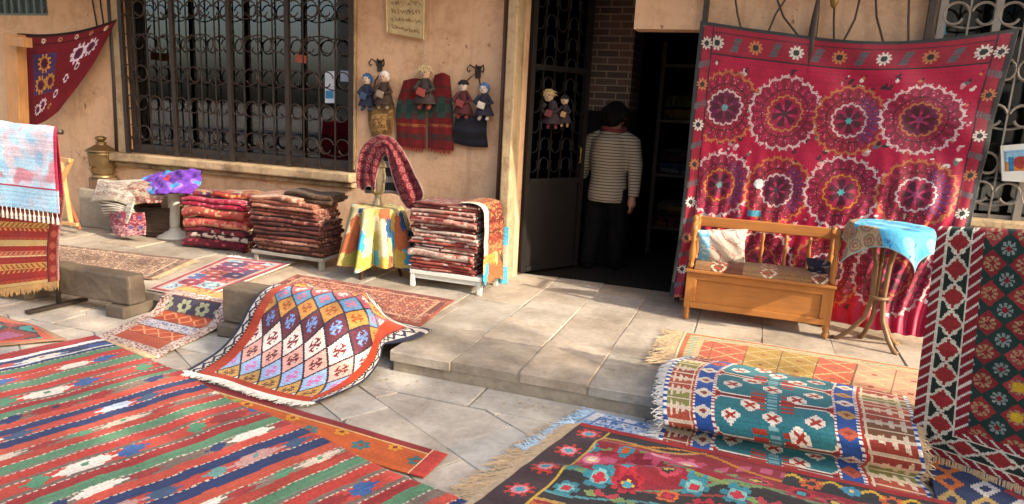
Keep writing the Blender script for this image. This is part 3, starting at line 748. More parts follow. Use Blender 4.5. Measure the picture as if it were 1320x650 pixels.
# ------------------------------------------------------------------ the shop
shop = thing('shop_building', (-2, 5.55, 0), 'orange plastered shop front with grilled windows and a dark open doorway behind the rugs', 'shop')
def plaster(name, col, stain):
    m, nt, b = nt_new(name); c = lin(col); st = lin(stain)
    n1 = noise_tex(nt, .8, 7, .62); n2 = noise_tex(nt, 34, 4, .6); n3 = noise_tex(nt, 4.5, 8, .75)
    o = mix(nt, ramp(nt, n1.outputs[0], [(.35, (0, 0, 0)), (.65, (1, 1, 1))]).outputs[0], tuple(x * .93 for x in c), tuple(x * y for x, y in zip(c, (1.12, 1.10, 1.08))))
    o = mix(nt, ramp(nt, n3.outputs[0], [(.47, (0, 0, 0)), (.68, (.9, .9, .9))]).outputs[0], o, st)
    tc = N(nt, 'ShaderNodeTexCoord'); mp = N(nt, 'ShaderNodeMapping'); mp.inputs['Scale'].default_value = (5.5, 5.5, .35); nt.links.new(tc.outputs['Object'], mp.inputs[0])
    dr = noise_tex(nt, 1.4, 6, .65, mp.outputs[0])          # rain streaks running down
    o = mix(nt, ramp(nt, dr.outputs[0], [(.55, (0, 0, 0)), (.75, (.6, .6, .6))]).outputs[0], o, tuple(x * .8 for x in st))
    sp = noise_tex(nt, 13, 3, .5); ms = noise_tex(nt, 1.1, 2)
    k = N(nt, 'ShaderNodeMath', operation='MULTIPLY'); nt.links.new(ramp(nt, sp.outputs[0], [(.66, (0, 0, 0)), (.70, (.8, .8, .8))]).outputs[0], k.inputs[0]); nt.links.new(ramp(nt, ms.outputs[0], [(.45, (0, 0, 0)), (.6, (1, 1, 1))]).outputs[0], k.inputs[1])
    o = mix(nt, k.outputs[0], o, lin('#7d5236'))
    vo = N(nt, 'ShaderNodeTexVoronoi', feature='DISTANCE_TO_EDGE'); vo.inputs['Scale'].default_value = 1.1; w_ = noise_tex(nt, 2.5, 5, .7); va = mix(nt, .25, tc.outputs['Object'], w_.outputs['Color']); nt.links.new(va, vo.inputs['Vector'])
    ck = ramp(nt, vo.outputs['Distance'], [(.0, (.5, .5, .5)), (.006, (0, 0, 0))]); k2 = N(nt, 'ShaderNodeMath', operation='MULTIPLY'); nt.links.new(ck.outputs[0], k2.inputs[0]); nt.links.new(ramp(nt, n1.outputs[0], [(.5, (0, 0, 0)), (.56, (1, 1, 1))]).outputs[0], k2.inputs[1])
    o = mix(nt, k2.outputs[0], o, lin('#6a4630'))
    nt.links.new(o, b.inputs['Base Color']); b.inputs['Roughness'].default_value = .88; b.inputs['Specular IOR Level'].default_value = .25
    ad = N(nt, 'ShaderNodeMath', operation='ADD'); nt.links.new(n2.outputs[0], ad.inputs[0]); nt.links.new(n3.outputs[0], ad.inputs[1])
    bump(nt, b, ad.outputs[0], .5, .01); return m
M_WALL = plaster('orange plaster', '#d0aa86', '#b48c68')
M_STONE = plaster('cream stone trim', '#ab9472', '#7d6448')
M_IRON = plain('dark wrought iron', '#463b33', .5, .6, .35, 20, .3)
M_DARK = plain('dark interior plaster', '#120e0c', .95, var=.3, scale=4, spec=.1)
WX0, WX1, WZ0 = -6.13, -3.48, .93
Z1, T = 3.4, .2
vx = P(62, 20, Y=WY).x; vz = P(30, 20, Y=WY).z
def wallbox(mb, x0, x1, z0, z1, y0=WY, t=T): mb.box(((x0 + x1) / 2, y0 + t / 2, (z0 + z1) / 2), (x1 - x0, t, z1 - z0))
mb = MB()
wallbox(mb, -13, -8.6, 0, Z1); wallbox(mb, -8.6, vx, 0, vz); wallbox(mb, vx, WX0, 0, Z1)
wallbox(mb, WX0, WX1, 0, WZ0); wallbox(mb, WX0, WX1, 2.95, Z1); wallbox(mb, -8.6, vx, 3.0, Z1)
wallbox(mb, WX1, -1.9, 0, Z1); wallbox(mb, -1.9, -1.02, 2.95, Z1); wallbox(mb, -1.02, -.5, 2.19, Z1)
wallbox(mb, -.5, 1.0, 0, Z1); wallbox(mb, 1.0, 2.7, 0, .93); wallbox(mb, 1.0, 2.7, 2.95, Z1); wallbox(mb, 2.7, 9, 0, Z1)
mb.build('wall', M_WALL, shop)
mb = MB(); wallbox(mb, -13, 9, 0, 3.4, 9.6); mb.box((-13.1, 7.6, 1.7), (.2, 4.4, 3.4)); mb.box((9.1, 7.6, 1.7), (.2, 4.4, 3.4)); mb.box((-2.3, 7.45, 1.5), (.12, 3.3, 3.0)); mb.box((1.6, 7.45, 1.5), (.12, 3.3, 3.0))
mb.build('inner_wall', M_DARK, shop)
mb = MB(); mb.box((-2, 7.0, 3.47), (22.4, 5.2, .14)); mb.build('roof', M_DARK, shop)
mb = MB(); mb.box((0.1, 5.1, 3.06), (4.6, .9, .13)); mb.box((-7.7, 4.72, 3.06), (10.98, 1.66, .13)); mb.build('shade_slab', M_WALL, shop)  # unseen overhead slab, added and shaped to keep the wall in shade
mb = MB(); mb.box((-1.935, 5.45, 1.58), (.085, .2, 2.92)); mb.box((-1.998, 5.52, 1.58), (.035, .06, 2.92)); mb.build('door_jamb', M_STONE, shop, bevel=.012)
mb = MB(); mb.tube([(-2.055, 5.52, .12), (-2.05, 5.52, 1.5), (-2.055, 5.52, 3.0)], .02, 8); mb.build('cable_conduit', plain('brown paint', '#5a3d2a', .6), shop, True)
mb = MB(); xp = P(146, 100, Y=5.5).x
mb.tube([(xp - .02, 5.51, .9), (xp, 5.51, 1.8), (xp - .01, 5.51, 3.0)], .021, 8)
mb.build('drain_pipe', plain('dark pipe', '#2f2722', .5), shop, True)
mb = MB()
for a, b_ in ((119, 124), (129, 133)):
    q0, q1 = P(a, 0, Y=5.53), P(b_, 28, Y=5.53); d = (q1 - q0); mb.tube([q0 - d * 2.5, q0, q1 + d * .5], .008, 6)
mb.build('cable', plain('black cable', '#2a211c', .6), shop, True)
# --- window things
def scroll(mb, x, z, r, y, flip, rad=.0065):
    pts = []
    for i in range(17):
        a = radians(-75 + 310 * i / 16); rr = r * (1 - .35 * max(0, (i - 11) / 5)); sx = -1 if flip else 1
        pts.append((x + sx * rr * sin(a), y, z + rr * cos(a)))
    mb.tube(pts, rad, 5)
def grille(name, parent, x0, x1, z0, z1, y, posts, per, rows, mat, r=.06, rad=.0065):
    mb = MB()
    for x in posts: mb.box((x, y, (z0 + z1) / 2), (.045, .035, z1 - z0))
    xs = sorted(posts)
    for a, b_ in zip(xs, xs[1:]):
        st = (b_ - a) / (per + 1)
        for i in range(1, per + 1): mb.box((a + st * i, y, (z0 + z1) / 2), (.011, .011, z1 - z0 - .01))
        for zi, z in enumerate(rows):
            for i in range(per + 1):
                scroll(mb, a + st * (i + .5), z, min(r, st * .47), y - .012, (i + zi) % 2 == 0, rad)
                cx = a + st * (i + .5)
            for i in range(zi % 2, per + 1, 2):      # flat bows that tie two scrolls together
                c = a + st * (i + 1)
                if c < b_ - .02:
                    mb.tube([(c + st * .95 * sin(t), y + .012, z + (.085 * (1 if zi % 2 else -1)) * cos(t)) for t in np.linspace(-1.5, 1.5, 11)], rad * .9, 5)
    for z in (z0 + .02, z1 - .02): mb.box(((x0 + x1) / 2, y + .022, z), (x1 - x0, .012, .03))
    return mb.build(name, mat, parent)
def glass_mat():
    m = bpy.data.materials.new('window glass'); m.use_nodes = True; nt = m.node_tree; nt.nodes.clear()
    out = N(nt, 'ShaderNodeOutputMaterial'); g = N(nt, 'ShaderNodeBsdfGlossy'); t = N(nt, 'ShaderNodeBsdfTransparent'); mx = N(nt, 'ShaderNodeMixShader'); lw = N(nt, 'ShaderNodeFresnel')
    lw.inputs['IOR'].default_value = 2.1; g.inputs['Roughness'].default_value = .03; t.inputs['Color'].default_value = (.75, .82, .8, 1)
    n = noise_tex(nt, 1.6, 2); b = N(nt, 'ShaderNodeBump'); b.inputs['Strength'].default_value = .012; b.inputs['Distance'].default_value = .02
    nt.links.new(n.outputs[0], b.inputs['Height']); nt.links.new(b.outputs[0], g.inputs['Normal'])
    nt.links.new(lw.outputs[0], mx.inputs[0]); nt.links.new(t.outputs[0], mx.inputs[1]); nt.links.new(g.outputs[0], mx.inputs[2]); nt.links.new(mx.outputs[0], out.inputs[0])
    return m
M_GLASS = glass_mat()
win = MB().box((WX0 - .085, WY - .012, 1.9), (.15, .06, 2.1)).build('window', M_STONE, shop, bevel=.01)
MB().box((WX1 + .01, WY - .012, 1.94), (.05, .05, 2.02)).build('surround', M_STONE, win, bevel=.01)
mb = MB(); mb.box(((WX0 + WX1) / 2 - .09, WY - .05, .865), (2.94, .2, .085)); mb.box(((WX0 + WX1) / 2 - .09, WY - .02, .79), (2.9, .1, .05))
mb.build('sill', plaster('worn sill stone', '#a58e6e', '#5e4936'), win, bevel=.015)
mb = MB()
for x in (WX0 + .03, WX1 - .03): mb.box((x, WY + .06, 1.94), (.06, .06, 2.0))
mb.box(((WX0 + WX1) / 2, WY + .06, WZ0 + .035), (2.53, .06, .07))
mb.build('frame', plain('dark window frame', '#40352c', .55), win)
mb = MB(); mb.box(((WX0 + WX1) / 2, WY + .1, 1.95), (2.58, .006, 2.0)); mb.build('pane', M_GLASS, win)
pxs = [P(x, 110, Y=WY - .02).x for x in (162, 226, 298, 372, 454)]
rowz = [P(300, y, Y=WY - .03).z for y in (12, 57, 99, 140, 180)] + [2.62]
grille('grille', win, WX0, WX1, WZ0 - .02, 2.95, WY - .03, pxs, 3, rowz, M_IRON, .075)
# small barred window high on the left
mb = MB(); mb.box((-7.9, WY + .15, vz + .3), (1.5, .02, .8)); vw = mb.build('window', plain('dark pane', '#27302e', .25), shop)
mb = MB(); k = 0; x = vx - .02
while x > -8.6: mb.box((x, WY + .05, vz + .35), (.028, .028, .72)); x -= .11
mb.box(((vx - 8.6) / 2, WY + .04, vz + .012), (vx + 8.6, .05, .024)); mb.build('grille', plain('teal grey bars', '#5f6f6c', .6), vw)
# right window, pale painted ironwork
mb = MB(); mb.box((1.85, WY - .06, .955), (1.76, .24, .05)); mb.box((1.85, WY - .01, .905), (1.72, .1, .05)); rwin = mb.build('window', M_STONE, shop, bevel=.01)
mb = MB(); mb.box((1.85, WY + .1, 1.95), (1.68, .006, 2.0)); mb.build('pane', M_GLASS, rwin)
mb = MB(); mb.box((1.03, WY + .06, 1.94), (.06, .08, 2.0)); mb.box((2.1, WY + .06, 1.94), (.05, .06, 2.0)); mb.box((1.85, WY + .06, .965), (1.66, .06, .05)); mb.build('frame', plain('pale frame paint', '#b9ae9c', .6), rwin)
grille('grille', rwin, 1.0, 2.7, .97, 2.95, WY - .04, [1.03, 1.345, 1.66, 1.975, 2.29, 2.6], 1, [P(1290, y, Y=WY - .05).z for y in (250, 212, 150, 90)] + [2.3, 2.55], plain('pale grille paint', '#8d8376', .5, .2), .075, .009)
# --- door: iron leaf swung into the dark room
H0, H1 = Vector((-1.87, 5.70, .14)), Vector((-1.53, 6.24, .14))
dd = (H1 - H0).normalized(); dn = Vector((-dd.y, dd.x, 0)); zs = P(700, 232, Y=5.95).z
M_DOOR = plain('dark door paint', '#1a1512', .6, 0, .3, 12, spec=.2)
def dbar(mb, a, b_, w=.035): mb.bar(a, b_, w, w)
mb = MB(); c = (H0 + H1) / 2; R = Matrix.Rotation(atan2(dd.y, dd.x), 3, 'Z'); Ld = (H1 - H0).length
mb.box((c.x, c.y, .14 + (zs - .14) / 2), (Ld - .07, .02, zs - .14), M=R)
door = mb.build('door', M_DOOR, shop)
mb = MB()
for t in (0, 1):
    p = H0.lerp(H1, t); mb.box((p.x, p.y, 1.54), (.045, .05, 2.8), M=R)
for z in (.17, zs, 1.9, 2.9): mb.box((c.x, c.y, z), (Ld - .05, .052, .045), M=R)
mb.build('frame', M_DOOR, door)
mb = MB()
for k in range(1, 5):
    p = H0.lerp(H1, k / 5); mb.box((p.x, p.y, (zs + 2.9) / 2), (.012, .012, 2.9 - zs), M=R)
for z in np.arange(zs + .14, 2.85, .17):
    for k in range(0, 5):
        p = H0.lerp(H1, (k + .5) / 5); r = .05
        mb.tube([(p.x + dd.x * r * sin(t), p.y + dd.y * r * sin(t), z + r * 1.3 * cos(t) * (1 if k % 2 else -1)) for t in np.linspace(-2.2, 2.2, 12)], .006, 5)
mb.build('grille', M_DOOR, door)
mb = MB(); p = H0.lerp(H1, .88) + dn * -.04; mb.tube([p + Vector((0, 0, .95)), p + dn * -.03 + Vector((0, 0, .97)), p + dn * -.03 + Vector((0, 0, 1.09)), p + Vector((0, 0, 1.11))], .008, 6); mb.build('handle', plain('brass', '#8a6a38', .35, .9), door, True)
mb = MB(); mb.box((-1.2, 7.7, SW - .03), (2.6, 3.9, .06)); mb.build('floor', plain('floor stone in shade tone', '#1c1814', .8, var=.35, scale=3, spec=.15), shop)  # shadow inside the door is put into the floor colour
# brick pier just inside
def brick_mat():
    m, nt, b = nt_new('dark brick'); tc = N(nt, 'ShaderNodeTexCoord'); sep = N(nt, 'ShaderNodeSeparateXYZ'); nt.links.new(tc.outputs['Object'], sep.inputs[0])
    ad = N(nt, 'ShaderNodeMath', operation='ADD'); nt.links.new(sep.outputs[0], ad.inputs[0]); nt.links.new(sep.outputs[1], ad.inputs[1])
    cb = N(nt, 'ShaderNodeCombineXYZ'); nt.links.new(ad.outputs[0], cb.inputs[0]); nt.links.new(sep.outputs[2], cb.inputs[1])
    br = N(nt, 'ShaderNodeTexBrick'); nt.links.new(cb.outputs[0], br.inputs[0])
    br.inputs['Color1'].default_value = (*lin('#4c3528'), 1); br.inputs['Color2'].default_value = (*lin('#35251d'), 1); br.inputs['Mortar'].default_value = (*lin('#6e5e4e'), 1)
    br.inputs['Scale'].default_value = 1; br.inputs['Brick Width'].default_value = .2; br.inputs['Row Height'].default_value = .062; br.inputs['Mortar Size'].default_value = .006
    nt.links.new(br.outputs[0], b.inputs['Base Color']); b.inputs['Roughness'].default_value = .85
    iv = N(nt, 'ShaderNodeMath', operation='SUBTRACT'); iv.inputs[0].default_value = 1; nt.links.new(br.outputs['Fac'], iv.inputs[1]); bump(nt, b, iv.outputs[0], .6, .01); return m
mb = MB(); mb.box((-1.39, 6.7, 2.28), (.44, .5, 1.42)); mb.build('brick_pier', brick_mat(), shop)
mb = MB(); mb.box((-1.39, 6.7, .85), (.47, .53, 1.43)); mb.build('pier_dark_lower', M_DARK, shop)  # lower pier blacked out to stand in for the doorway's gloom
mb = MB(); mb.box((-4.8, 5.98, .8), (2.6, .42, .26)); mb.build('display_ledge', wood('ledge wood', '#6a4a30'), shop)
# --- wrought iron gate leaf the big red textile hangs from
gate = thing('iron_gate', (.3, 5.49, SW), 'wrought iron gate leaf with bent rods folded back behind the large red embroidered textile', 'gate')
mb = MB(); gx0, gx1 = P(910, 15, Y=5.49).x, P(1200, 20, Y=5.49).x
for x in (gx0, gx1): mb.box((x, 5.49, 1.52), (.04, .04, 2.78))
for z in (.2, 1.0, 2.85): mb.box(((gx0 + gx1) / 2, 5.49, z), (gx1 - gx0 - .04, .035, .035))
mb.build('frame', M_IRON, gate)
mb = MB()
for a in (((948, 0), (951, 20), (956, 40)), ((1002, 0), (1010, 22), (1032, 50)), ((1012, 0), (1000, 18), (990, 42)), ((1076, 2), (1075, 25), (1075, 52)), ((1108, 0), (1102, 25), (1088, 52)), ((1129, 0), (1130, 22), (1138, 52)), ((1172, 0), (1171, 25), (1171, 50))):
    q = [P(x, y, Y=5.47) for x, y in a]; mb.tube([q[0] + (q[0] - q[1]) * 2.2 + Vector((0, 0, .05)), q[0] + (q[0] - q[1])] + q + [q[2] + (q[2] - q[1]) * 3], .0075, 6)
mb.build('rods', M_IRON, gate, True)
q0, q1 = P(1054, 3, Y=5.465), P(1047, 50, Y=5.465)
mb = MB(); d = q1 - q0; mb.tube([q0 - d * .9, q0, q0 + d * .5, q1, q1 + d], [.004, .014, .026, .03, .03], 8); mb.build('spear', M_IRON, gate, True)
q = P(1075, 4, Y=5.46); mb = MB(); mb.lathe(q, [(.004, -.035), (.02, -.02), (.024, 0), (.03, .03), (.016, .05), (.004, .06)], 10); mb.build('finial', plain('old brass', '#8a6f3c', .4, .8), gate, True)
# ------------------------------------------------------------------ trees across the way that shade the street and show in the glass
def leaf_mat():
    m, nt, b = nt_new('plane tree leaf'); oi = N(nt, 'ShaderNodeNewGeometry')
    r = ramp(nt, oi.outputs['Random Per Island'], [(0, lin('#3c4a20')), (.6, lin('#566a2c')), (1, lin('#7a8640'))]); nt.links.new(r.outputs[0], b.inputs['Base Color']); b.inputs['Roughness'].default_value = .6; return m
M_LEAF = leaf_mat(); M_BARK = plain('bark', '#5a4a3a', .9, var=.4, scale=7, bumpy=.7, bdist=.03)
def tree(x, y, h, r, n, seed, label):
    rr = random.Random(seed); t = thing('shade_tree', (x, y, 0), label, 'tree', 'trees across the street')
    mb = MB(); mb.tube([(x, y, -.02), (x + .05, y, h * .25), (x - .08, y + .1, h * .5), (x, y, h * .85)], [.3, .24, .18, .05], 10)
    cl = []
    for i in range(11):
        a = rr.uniform(0, 6.28); q = Vector((x + r * .65 * cos(a) * rr.uniform(.3, 1), y + r * .65 * sin(a) * rr.uniform(.3, 1), h * rr.uniform(.32, .9))); cl.append(q)
        mb.tube([(x, y, h * .3 + i * .1), Vector((x, y, h * .42)).lerp(q, .5), q], [.09, .06, .02], 6)
    mb.build('trunk', M_BARK, t, True)
    mb = MB()
    for q in cl:
        for _ in range(n // 11):
            d = Vector((rr.gauss(0, 1), rr.gauss(0, 1), rr.gauss(0, .8))) * r * .27; c = q + d; s = rr.uniform(.1, .2)
            if c.y > 1.75 - .3 * (c.z - 5.3) + rr.uniform(-.35, .1): continue  # crown trimmed so sun reaches the pavement strip by the wall
            R = Matrix.Rotation(rr.uniform(0, 6.28), 3, 'Z') @ Matrix.Rotation(rr.uniform(-1, 1), 3, 'X')
            mb.add([R @ Vector((-s, 0, 0)) + c, R @ Vector((0, -s * .6, .03)) + c, R @ Vector((s, 0, 0)) + c, R @ Vector((0, s * .6, .03)) + c], [(0, 1, 2, 3)])
    mb.build('crown', M_LEAF, t)
tree(9.5, -1.1, 10, 3.4, 7600, 1, 'broad leafy street tree standing to the right of the rug display')
tree(12.5, -3.2, 11, 3.6, 5200, 2, 'tall leafy street tree farther up the street on the right')
tree(-3.5, -9, 8, 3, 2400, 4, 'leafy street tree seen only in the shop window')
opp = thing('opposite_house', (-4, -16, 0), 'tall pale house across the street, mirrored in the shop window', 'house')  # unseen house added so the panes mirror something darker than sky
mb = MB(); mb.box((-4, -16, 4), (26, 3, 8)); mb.build('wall', plain('grey beige render', '#8f8373', .9, var=.2, scale=1.2), opp)
for ix in range(7):
    for iz in range(2):
        f = MB(); f.box((-14 + ix * 3.4, -14.48, 2 + iz * 3.2), (1.2, .06, 1.6)); f.build('window', plain('far window', '#23262a', .2), opp)
# ------------------------------------------------------------------ light
SUN = Vector((1.8, -.45, 1.0)).normalized()
sl = bpy.data.lights.new('sun', 'SUN'); sl.energy = 2.0; sl.angle = radians(.5); sl.color = (1, .9, .76)
so = link(bpy.data.objects.new('sun', sl)); so.rotation_euler = (-SUN).to_track_quat('-Z', 'Y').to_euler(); so.location = (6, -2, 6)
w = bpy.data.worlds.new('World'); SC.world = w; w.use_nodes = True
sky = w.node_tree.nodes.new('ShaderNodeTexSky'); sky.sky_type = 'NISHITA'; sky.sun_disc = False
sky.sun_elevation = math.asin(SUN.z); sky.sun_rotation = atan2(SUN.x, SUN.y); sky.air_density = 1.0; sky.dust_density = 5.0; sky.ozone_density = .6
bg = w.node_tree.nodes['Background']; w.node_tree.links.new(sky.outputs[0], bg.inputs[0]); bg.inputs[1].default_value = .15
cam = bpy.data.cameras.new('camera'); co = link(bpy.data.objects.new('camera', cam)); SC.camera = co
cam.sensor_width = 36; cam.lens = F_PX / W_PX * 36; cam.clip_start = .05; cam.clip_end = 400
co.matrix_world = Matrix(((CR.x, CU.x, -CF.x, CC.x), (CR.y, CU.y, -CF.y, CC.y), (CR.z, CU.z, -CF.z, CC.z), (0, 0, 0, 1)))
SC.view_settings.view_transform = 'Standard'; SC.view_settings.look = 'None'; SC.view_settings.gamma = 1; SC.view_settings.exposure = 2.0
SC.cycles.use_denoising = True; SC.cycles.max_bounces = 8; SC.cycles.diffuse_bounces = 4; SC.cycles.transparent_max_bounces = 12
# ------------------------------------------------------------------ rugs on the ground
M_WOOL = cloth_mat('woven wool'); M_SILK = cloth_mat('embroidered silk', .25, .5, .04, .4); M_COT = cloth_mat('printed cotton', .2, .8, .05)
M_FRINGE = plain('undyed cotton fringe', '#b79c78', .95, var=.3, scale=40, bumpy=0)
M_FRW = plain('white cotton fringe', '#c9c4ba', .95, var=.2, scale=40, bumpy=0)
M_FRB = plain('pale blue fringe', '#9fb6c4', .95, var=.25, scale=40, bumpy=0)
M_FRT = plain('tan fringe', '#a68050', .95, var=.3, scale=40, bumpy=0)
M_FRR = plain('red fringe', '#8c2a26', .95, var=.3, scale=40, bumpy=0)
def up(U, V, w, h, amp, size, seed=0, aniso=None): return np.abs(folds(U, V, amp, size, 7, seed, aniso)) + .3 * amp
def lerp(a, b, t): return Vector(a).lerp(Vector(b), t)
def quad(fl, fr, nr, nl, nu=3, nv=3, bow=0):
    fl, fr, nr, nl = map(Vector, (fl, fr, nr, nl)); g = []
    for j in range(nv):
        t = j / (nv - 1); a, b = fl.lerp(nl, t), fr.lerp(nr, t); g.append([a.lerp(b, i / (nu - 1)) for i in range(nu)])
    return g
# big striped kilim
tr, d_ = Vector((-3.80, 3.09, .022)), Vector((.34, .94, 0)).normalized(); e_ = Vector((2.75, -.77, 0)).normalized()
wob = [0, .0, .02, -.015, .02, .0, .03, -.01]
ctrl = [[tr + e_ * (3.5 * j / 7) - d_ * (2.3 * (1 - i / 3)) + d_ * (wob[j] if i == 3 else 0) for i in range(4)] for j in range(8)]
sheet('striped_kilim', ctrl, pat_striped, .0075, lambda U, V, w, h: up(U, V, w, h, .006, .5, 4) + .012 * np.exp(-((V - .95) / .05) ** 2) * np.clip(U / w * 1.5 - .4, 0, 1), .007, M_WOOL,
      label='huge striped kilim in red, green and navy bands spread flat over the near left paving', cat='rug', group='rugs spread on the street')
A, B, C = P(318, 509, z=.012), P(577, 586, z=.012), P(546, 616, z=.012)
ob, G = sheet('kilim_rug', quad(A + (A - B) * .42, B, C, C + (A - B) * 1.42 + Vector((0, -.1, 0))), pat_orange_border, .006, (.002, .3), .006, M_WOOL,
      label='orange bordered kilim mostly hidden beneath the huge striped one', cat='rug', group='rugs spread on the street')
# diamond rug thrown over the stone bench
def R_(*a): return [P(x, y, z=z) for x, y, z in a]
bx = lambda x, Y, z: Vector((x, Y, z))
ctrl = [R_((238, 479, .03), (290, 492, .035), (325, 504, .035), (358, 513, .035), (384, 519, .03), (402, 522, .025)),
        R_((262, 465, .04), (313, 478, .05), (352, 489, .055), (388, 498, .055), (424, 503, .04), (445, 504, .03)),
        R_((285, 449, .08), (331, 459, .10), (371, 468, .11), (411, 476, .11), (450, 486, .06), (472, 489, .035)),
        R_((306, 425, .18), (349, 434, .20), (389, 441, .21), (430, 448, .20), (471, 463, .11), (489, 466, .07)),
        R_((322, 396, .30), (362, 402, .32), (402, 407, .32), (446, 415, .30), (482, 437, .18), (494, 446, .13)),
        R_((338, 375, .35), (377, 377, .352), (418, 381, .352), (463, 392, .34), (489, 421, .19), (513, 441, .137)),
        [bx(-2.88, 3.66, .35), bx(-2.66, 3.68, .352), bx(-2.45, 3.70, .352), bx(-2.27, 3.70, .335), bx(-2.10, 3.72, .20), P(536, 436, z=.137)],
        [bx(-2.90, 3.80, .30), bx(-2.66, 3.84, .31), bx(-2.45, 3.86, .30), bx(-2.28, 3.88, .28), P(506, 412, z=.16), P(557, 426, z=.137)]]
dr, G = sheet('diamond_rug', ctrl, pat_diamond, .0052, lambda U, V, w, h: folds(U, V, .006, .30, 7, 5) + .024 * np.exp(-((U - .66 * w - .12 * np.sin(V * 3)) / .032) ** 2) * np.clip(V / h * 1.6 - .2, 0, 1) + .018 * np.exp(-((U - .30 * w + .1 * V) / .03) ** 2) * np.clip(V / h * 1.4 - .3, 0, 1), .007, M_WOOL,
      label='red rug with rows of coloured diamonds and white zigzag border draped over a stone bench', cat='rug')
fringe(dr, [Vector(p) for p in G[0, ::6]], (-.1, -1, 0), .05, M_FRW, .008, .003, zmin=.03)
# the rug on the pavement behind it
sheet('red_rug', quad(P(383, 354, z=.135), P(586, 387, z=.135), P(541, 421, z=.135), P(345, 372, z=.135)), mk_persian('#8a4636', '#5e2c28', '#b08468', .05, .1), .007, (.002, .3), .007, M_WOOL,
      label='worn brick red rug lying on the pavement between the table stand and the doorway', cat='rug', group='rugs on the raised pavement')
fr, G = sheet('medallion_rug', quad(P(292, 331, z=.134), P(376, 340, z=.134), P(256, 386, z=.134), P(190, 373, z=.134)), pat_medallion, .006, (.002, .3, 6, 2), .007, M_WOOL,
      label='pale kilim with pink border and blue blocks lying on the pavement by the stacked textiles', cat='rug', group='rugs on the raised pavement')
fringe(fr, [Vector(p) for p in G[0, ::6]], (.1, 1, 0), .06, M_FRW, .009, .003, zmin=.13)
br_, G = sheet('brown_rug', quad(P(60, 314, z=.134), P(249, 335, z=.134), P(193, 360, z=.134), P(60, 346, z=.134)), mk_persian('#7a5a48', '#5a3e36', '#ab9478', .045, .1), .007, (.002, .3, 6, 3), .007, M_WOOL,
      label='faded brown rug lying on the pavement behind the long stone bench', cat='rug', group='rugs on the raised pavement')
fringe(br_, [Vector(p) for p in G[::6, -1]], (1, .1, 0), .07, M_FRINGE, .01, .003, zmin=.13)
def sm(px, py, z): return P(px, py, z=z)
ctrl = [[Vector((-3.90, 3.84, .138)), Vector((-3.60, 3.82, .138)), Vector((-3.30, 3.80, .138))],
        [Vector((-3.90, 3.735, .128)), Vector((-3.60, 3.73, .128)), Vector((-3.285, 3.72, .128))],
        [Vector((-3.895, 3.64, .04)), Vector((-3.59, 3.63, .04)), Vector((-3.275, 3.62, .04))],
        [Vector((-3.88, 3.5, .02)), Vector((-3.57, 3.49, .02)), Vector((-3.26, 3.47, .02))],
        [sm(123, 435, .014), sm(165, 447, .014), sm(203, 461, .014)]]
fr, G = sheet('small_rug', ctrl, pat_small_rug, .006, (.003, .25, 6, 9), .007, M_WOOL,
      label='small mottled orange and white rug dropping from the pavement between two stone benches', cat='rug', group='rugs spread on the street')
fringe(fr, [Vector(p) for p in G[0, ::6]], (.05, 1, .1), .09, M_FRT, .008, .003, zmin=.13)
fringe(fr, [Vector(p) for p in G[-1, ::6]], (0, -1, 0), .05, M_FRINGE, .01, .003, zmin=.012)
sheet('dark_rug', quad((-4.9, 3.13, .016), (-4.28, 3.07, .022), (-3.9, 2.98, .014), (-4.6, 2.3, .014)), pat_dark_teal, .007, (.004, .3, 6, 6), .007, M_WOOL,
      label='dark red rug with teal stepped patches peeking out above the striped kilim', cat='rug', group='rugs spread on the street')
# right hand heap
yl, G = sheet('ochre_kilim', [[P(882, 428, z=.136), P(980, 443, z=.137), P(1090, 460, z=.137), P(1192, 477, z=.137)],
                              [P(872, 450, z=.137), P(975, 460, z=.16), P(1083, 480, z=.17), P(1187, 498, z=.15)],
                              [P(866, 470, z=.138), P(968, 483, z=.17), P(1075, 505, z=.17), P(1180, 530, z=.16)]], pat_blocks, .006, (.003, .3, 6, 2), .007, M_WOOL,
      label='faded ochre and rose patchwork kilim lying on the pavement in front of the wooden bench', cat='rug', group='rugs heaped on the right')
fringe(yl, [Vector(p) for p in G[::4, 0]], (-1, -.1, 0), .13, M_FRINGE, .005, .0026, zmin=.13, jit=.45)
L_ = R_((893, 460, .17), (868, 468, .19), (857, 492, .20), (854, 526, .145), (857, 547, .085)) + [Vector((-.29, 3.40, .035))] + R_((850, 560, .018), (845, 590, .014))
Rr = R_((1168, 512, .19), (1174, 525, .205), (1180, 545, .215), (1188, 580, .20), (1193, 604, .11)) + [Vector((.82, 3.27, .04))] + R_((1199, 636, .025), (1206, 668, .016))
bul = [0, .004, .012, .02, .018, 0, 0, 0]
ctrl = []
for k in range(8):
    row = []
    for i in range(6):
        t = i / 5; p = lerp(L_[k], Rr[k], t); s = sin(pi * t); p += Vector((0, -bul[k] * s * 1.2, bul[k] * .8 * s)); row.append(p)
    ctrl.append(row)
tl, G = sheet('teal_kilim', ctrl, pat_teal, .0055, (.005, .28, 7, 14), .008, M_WOOL,
      label='thick teal and red kilim with blue bands folded over the pavement edge', cat='rug', group='rugs heaped on the right')
fringe(tl, [Vector(p) for p in G[::5, 0]], (-1, -.1, -.2), .05, M_FRW, .009, .003, zmin=.02)
fringe(tl, [Vector(p) for p in G[::5, -1]], (1, -.1, -.3), .04, M_FRINGE, .009, .003, zmin=.02)
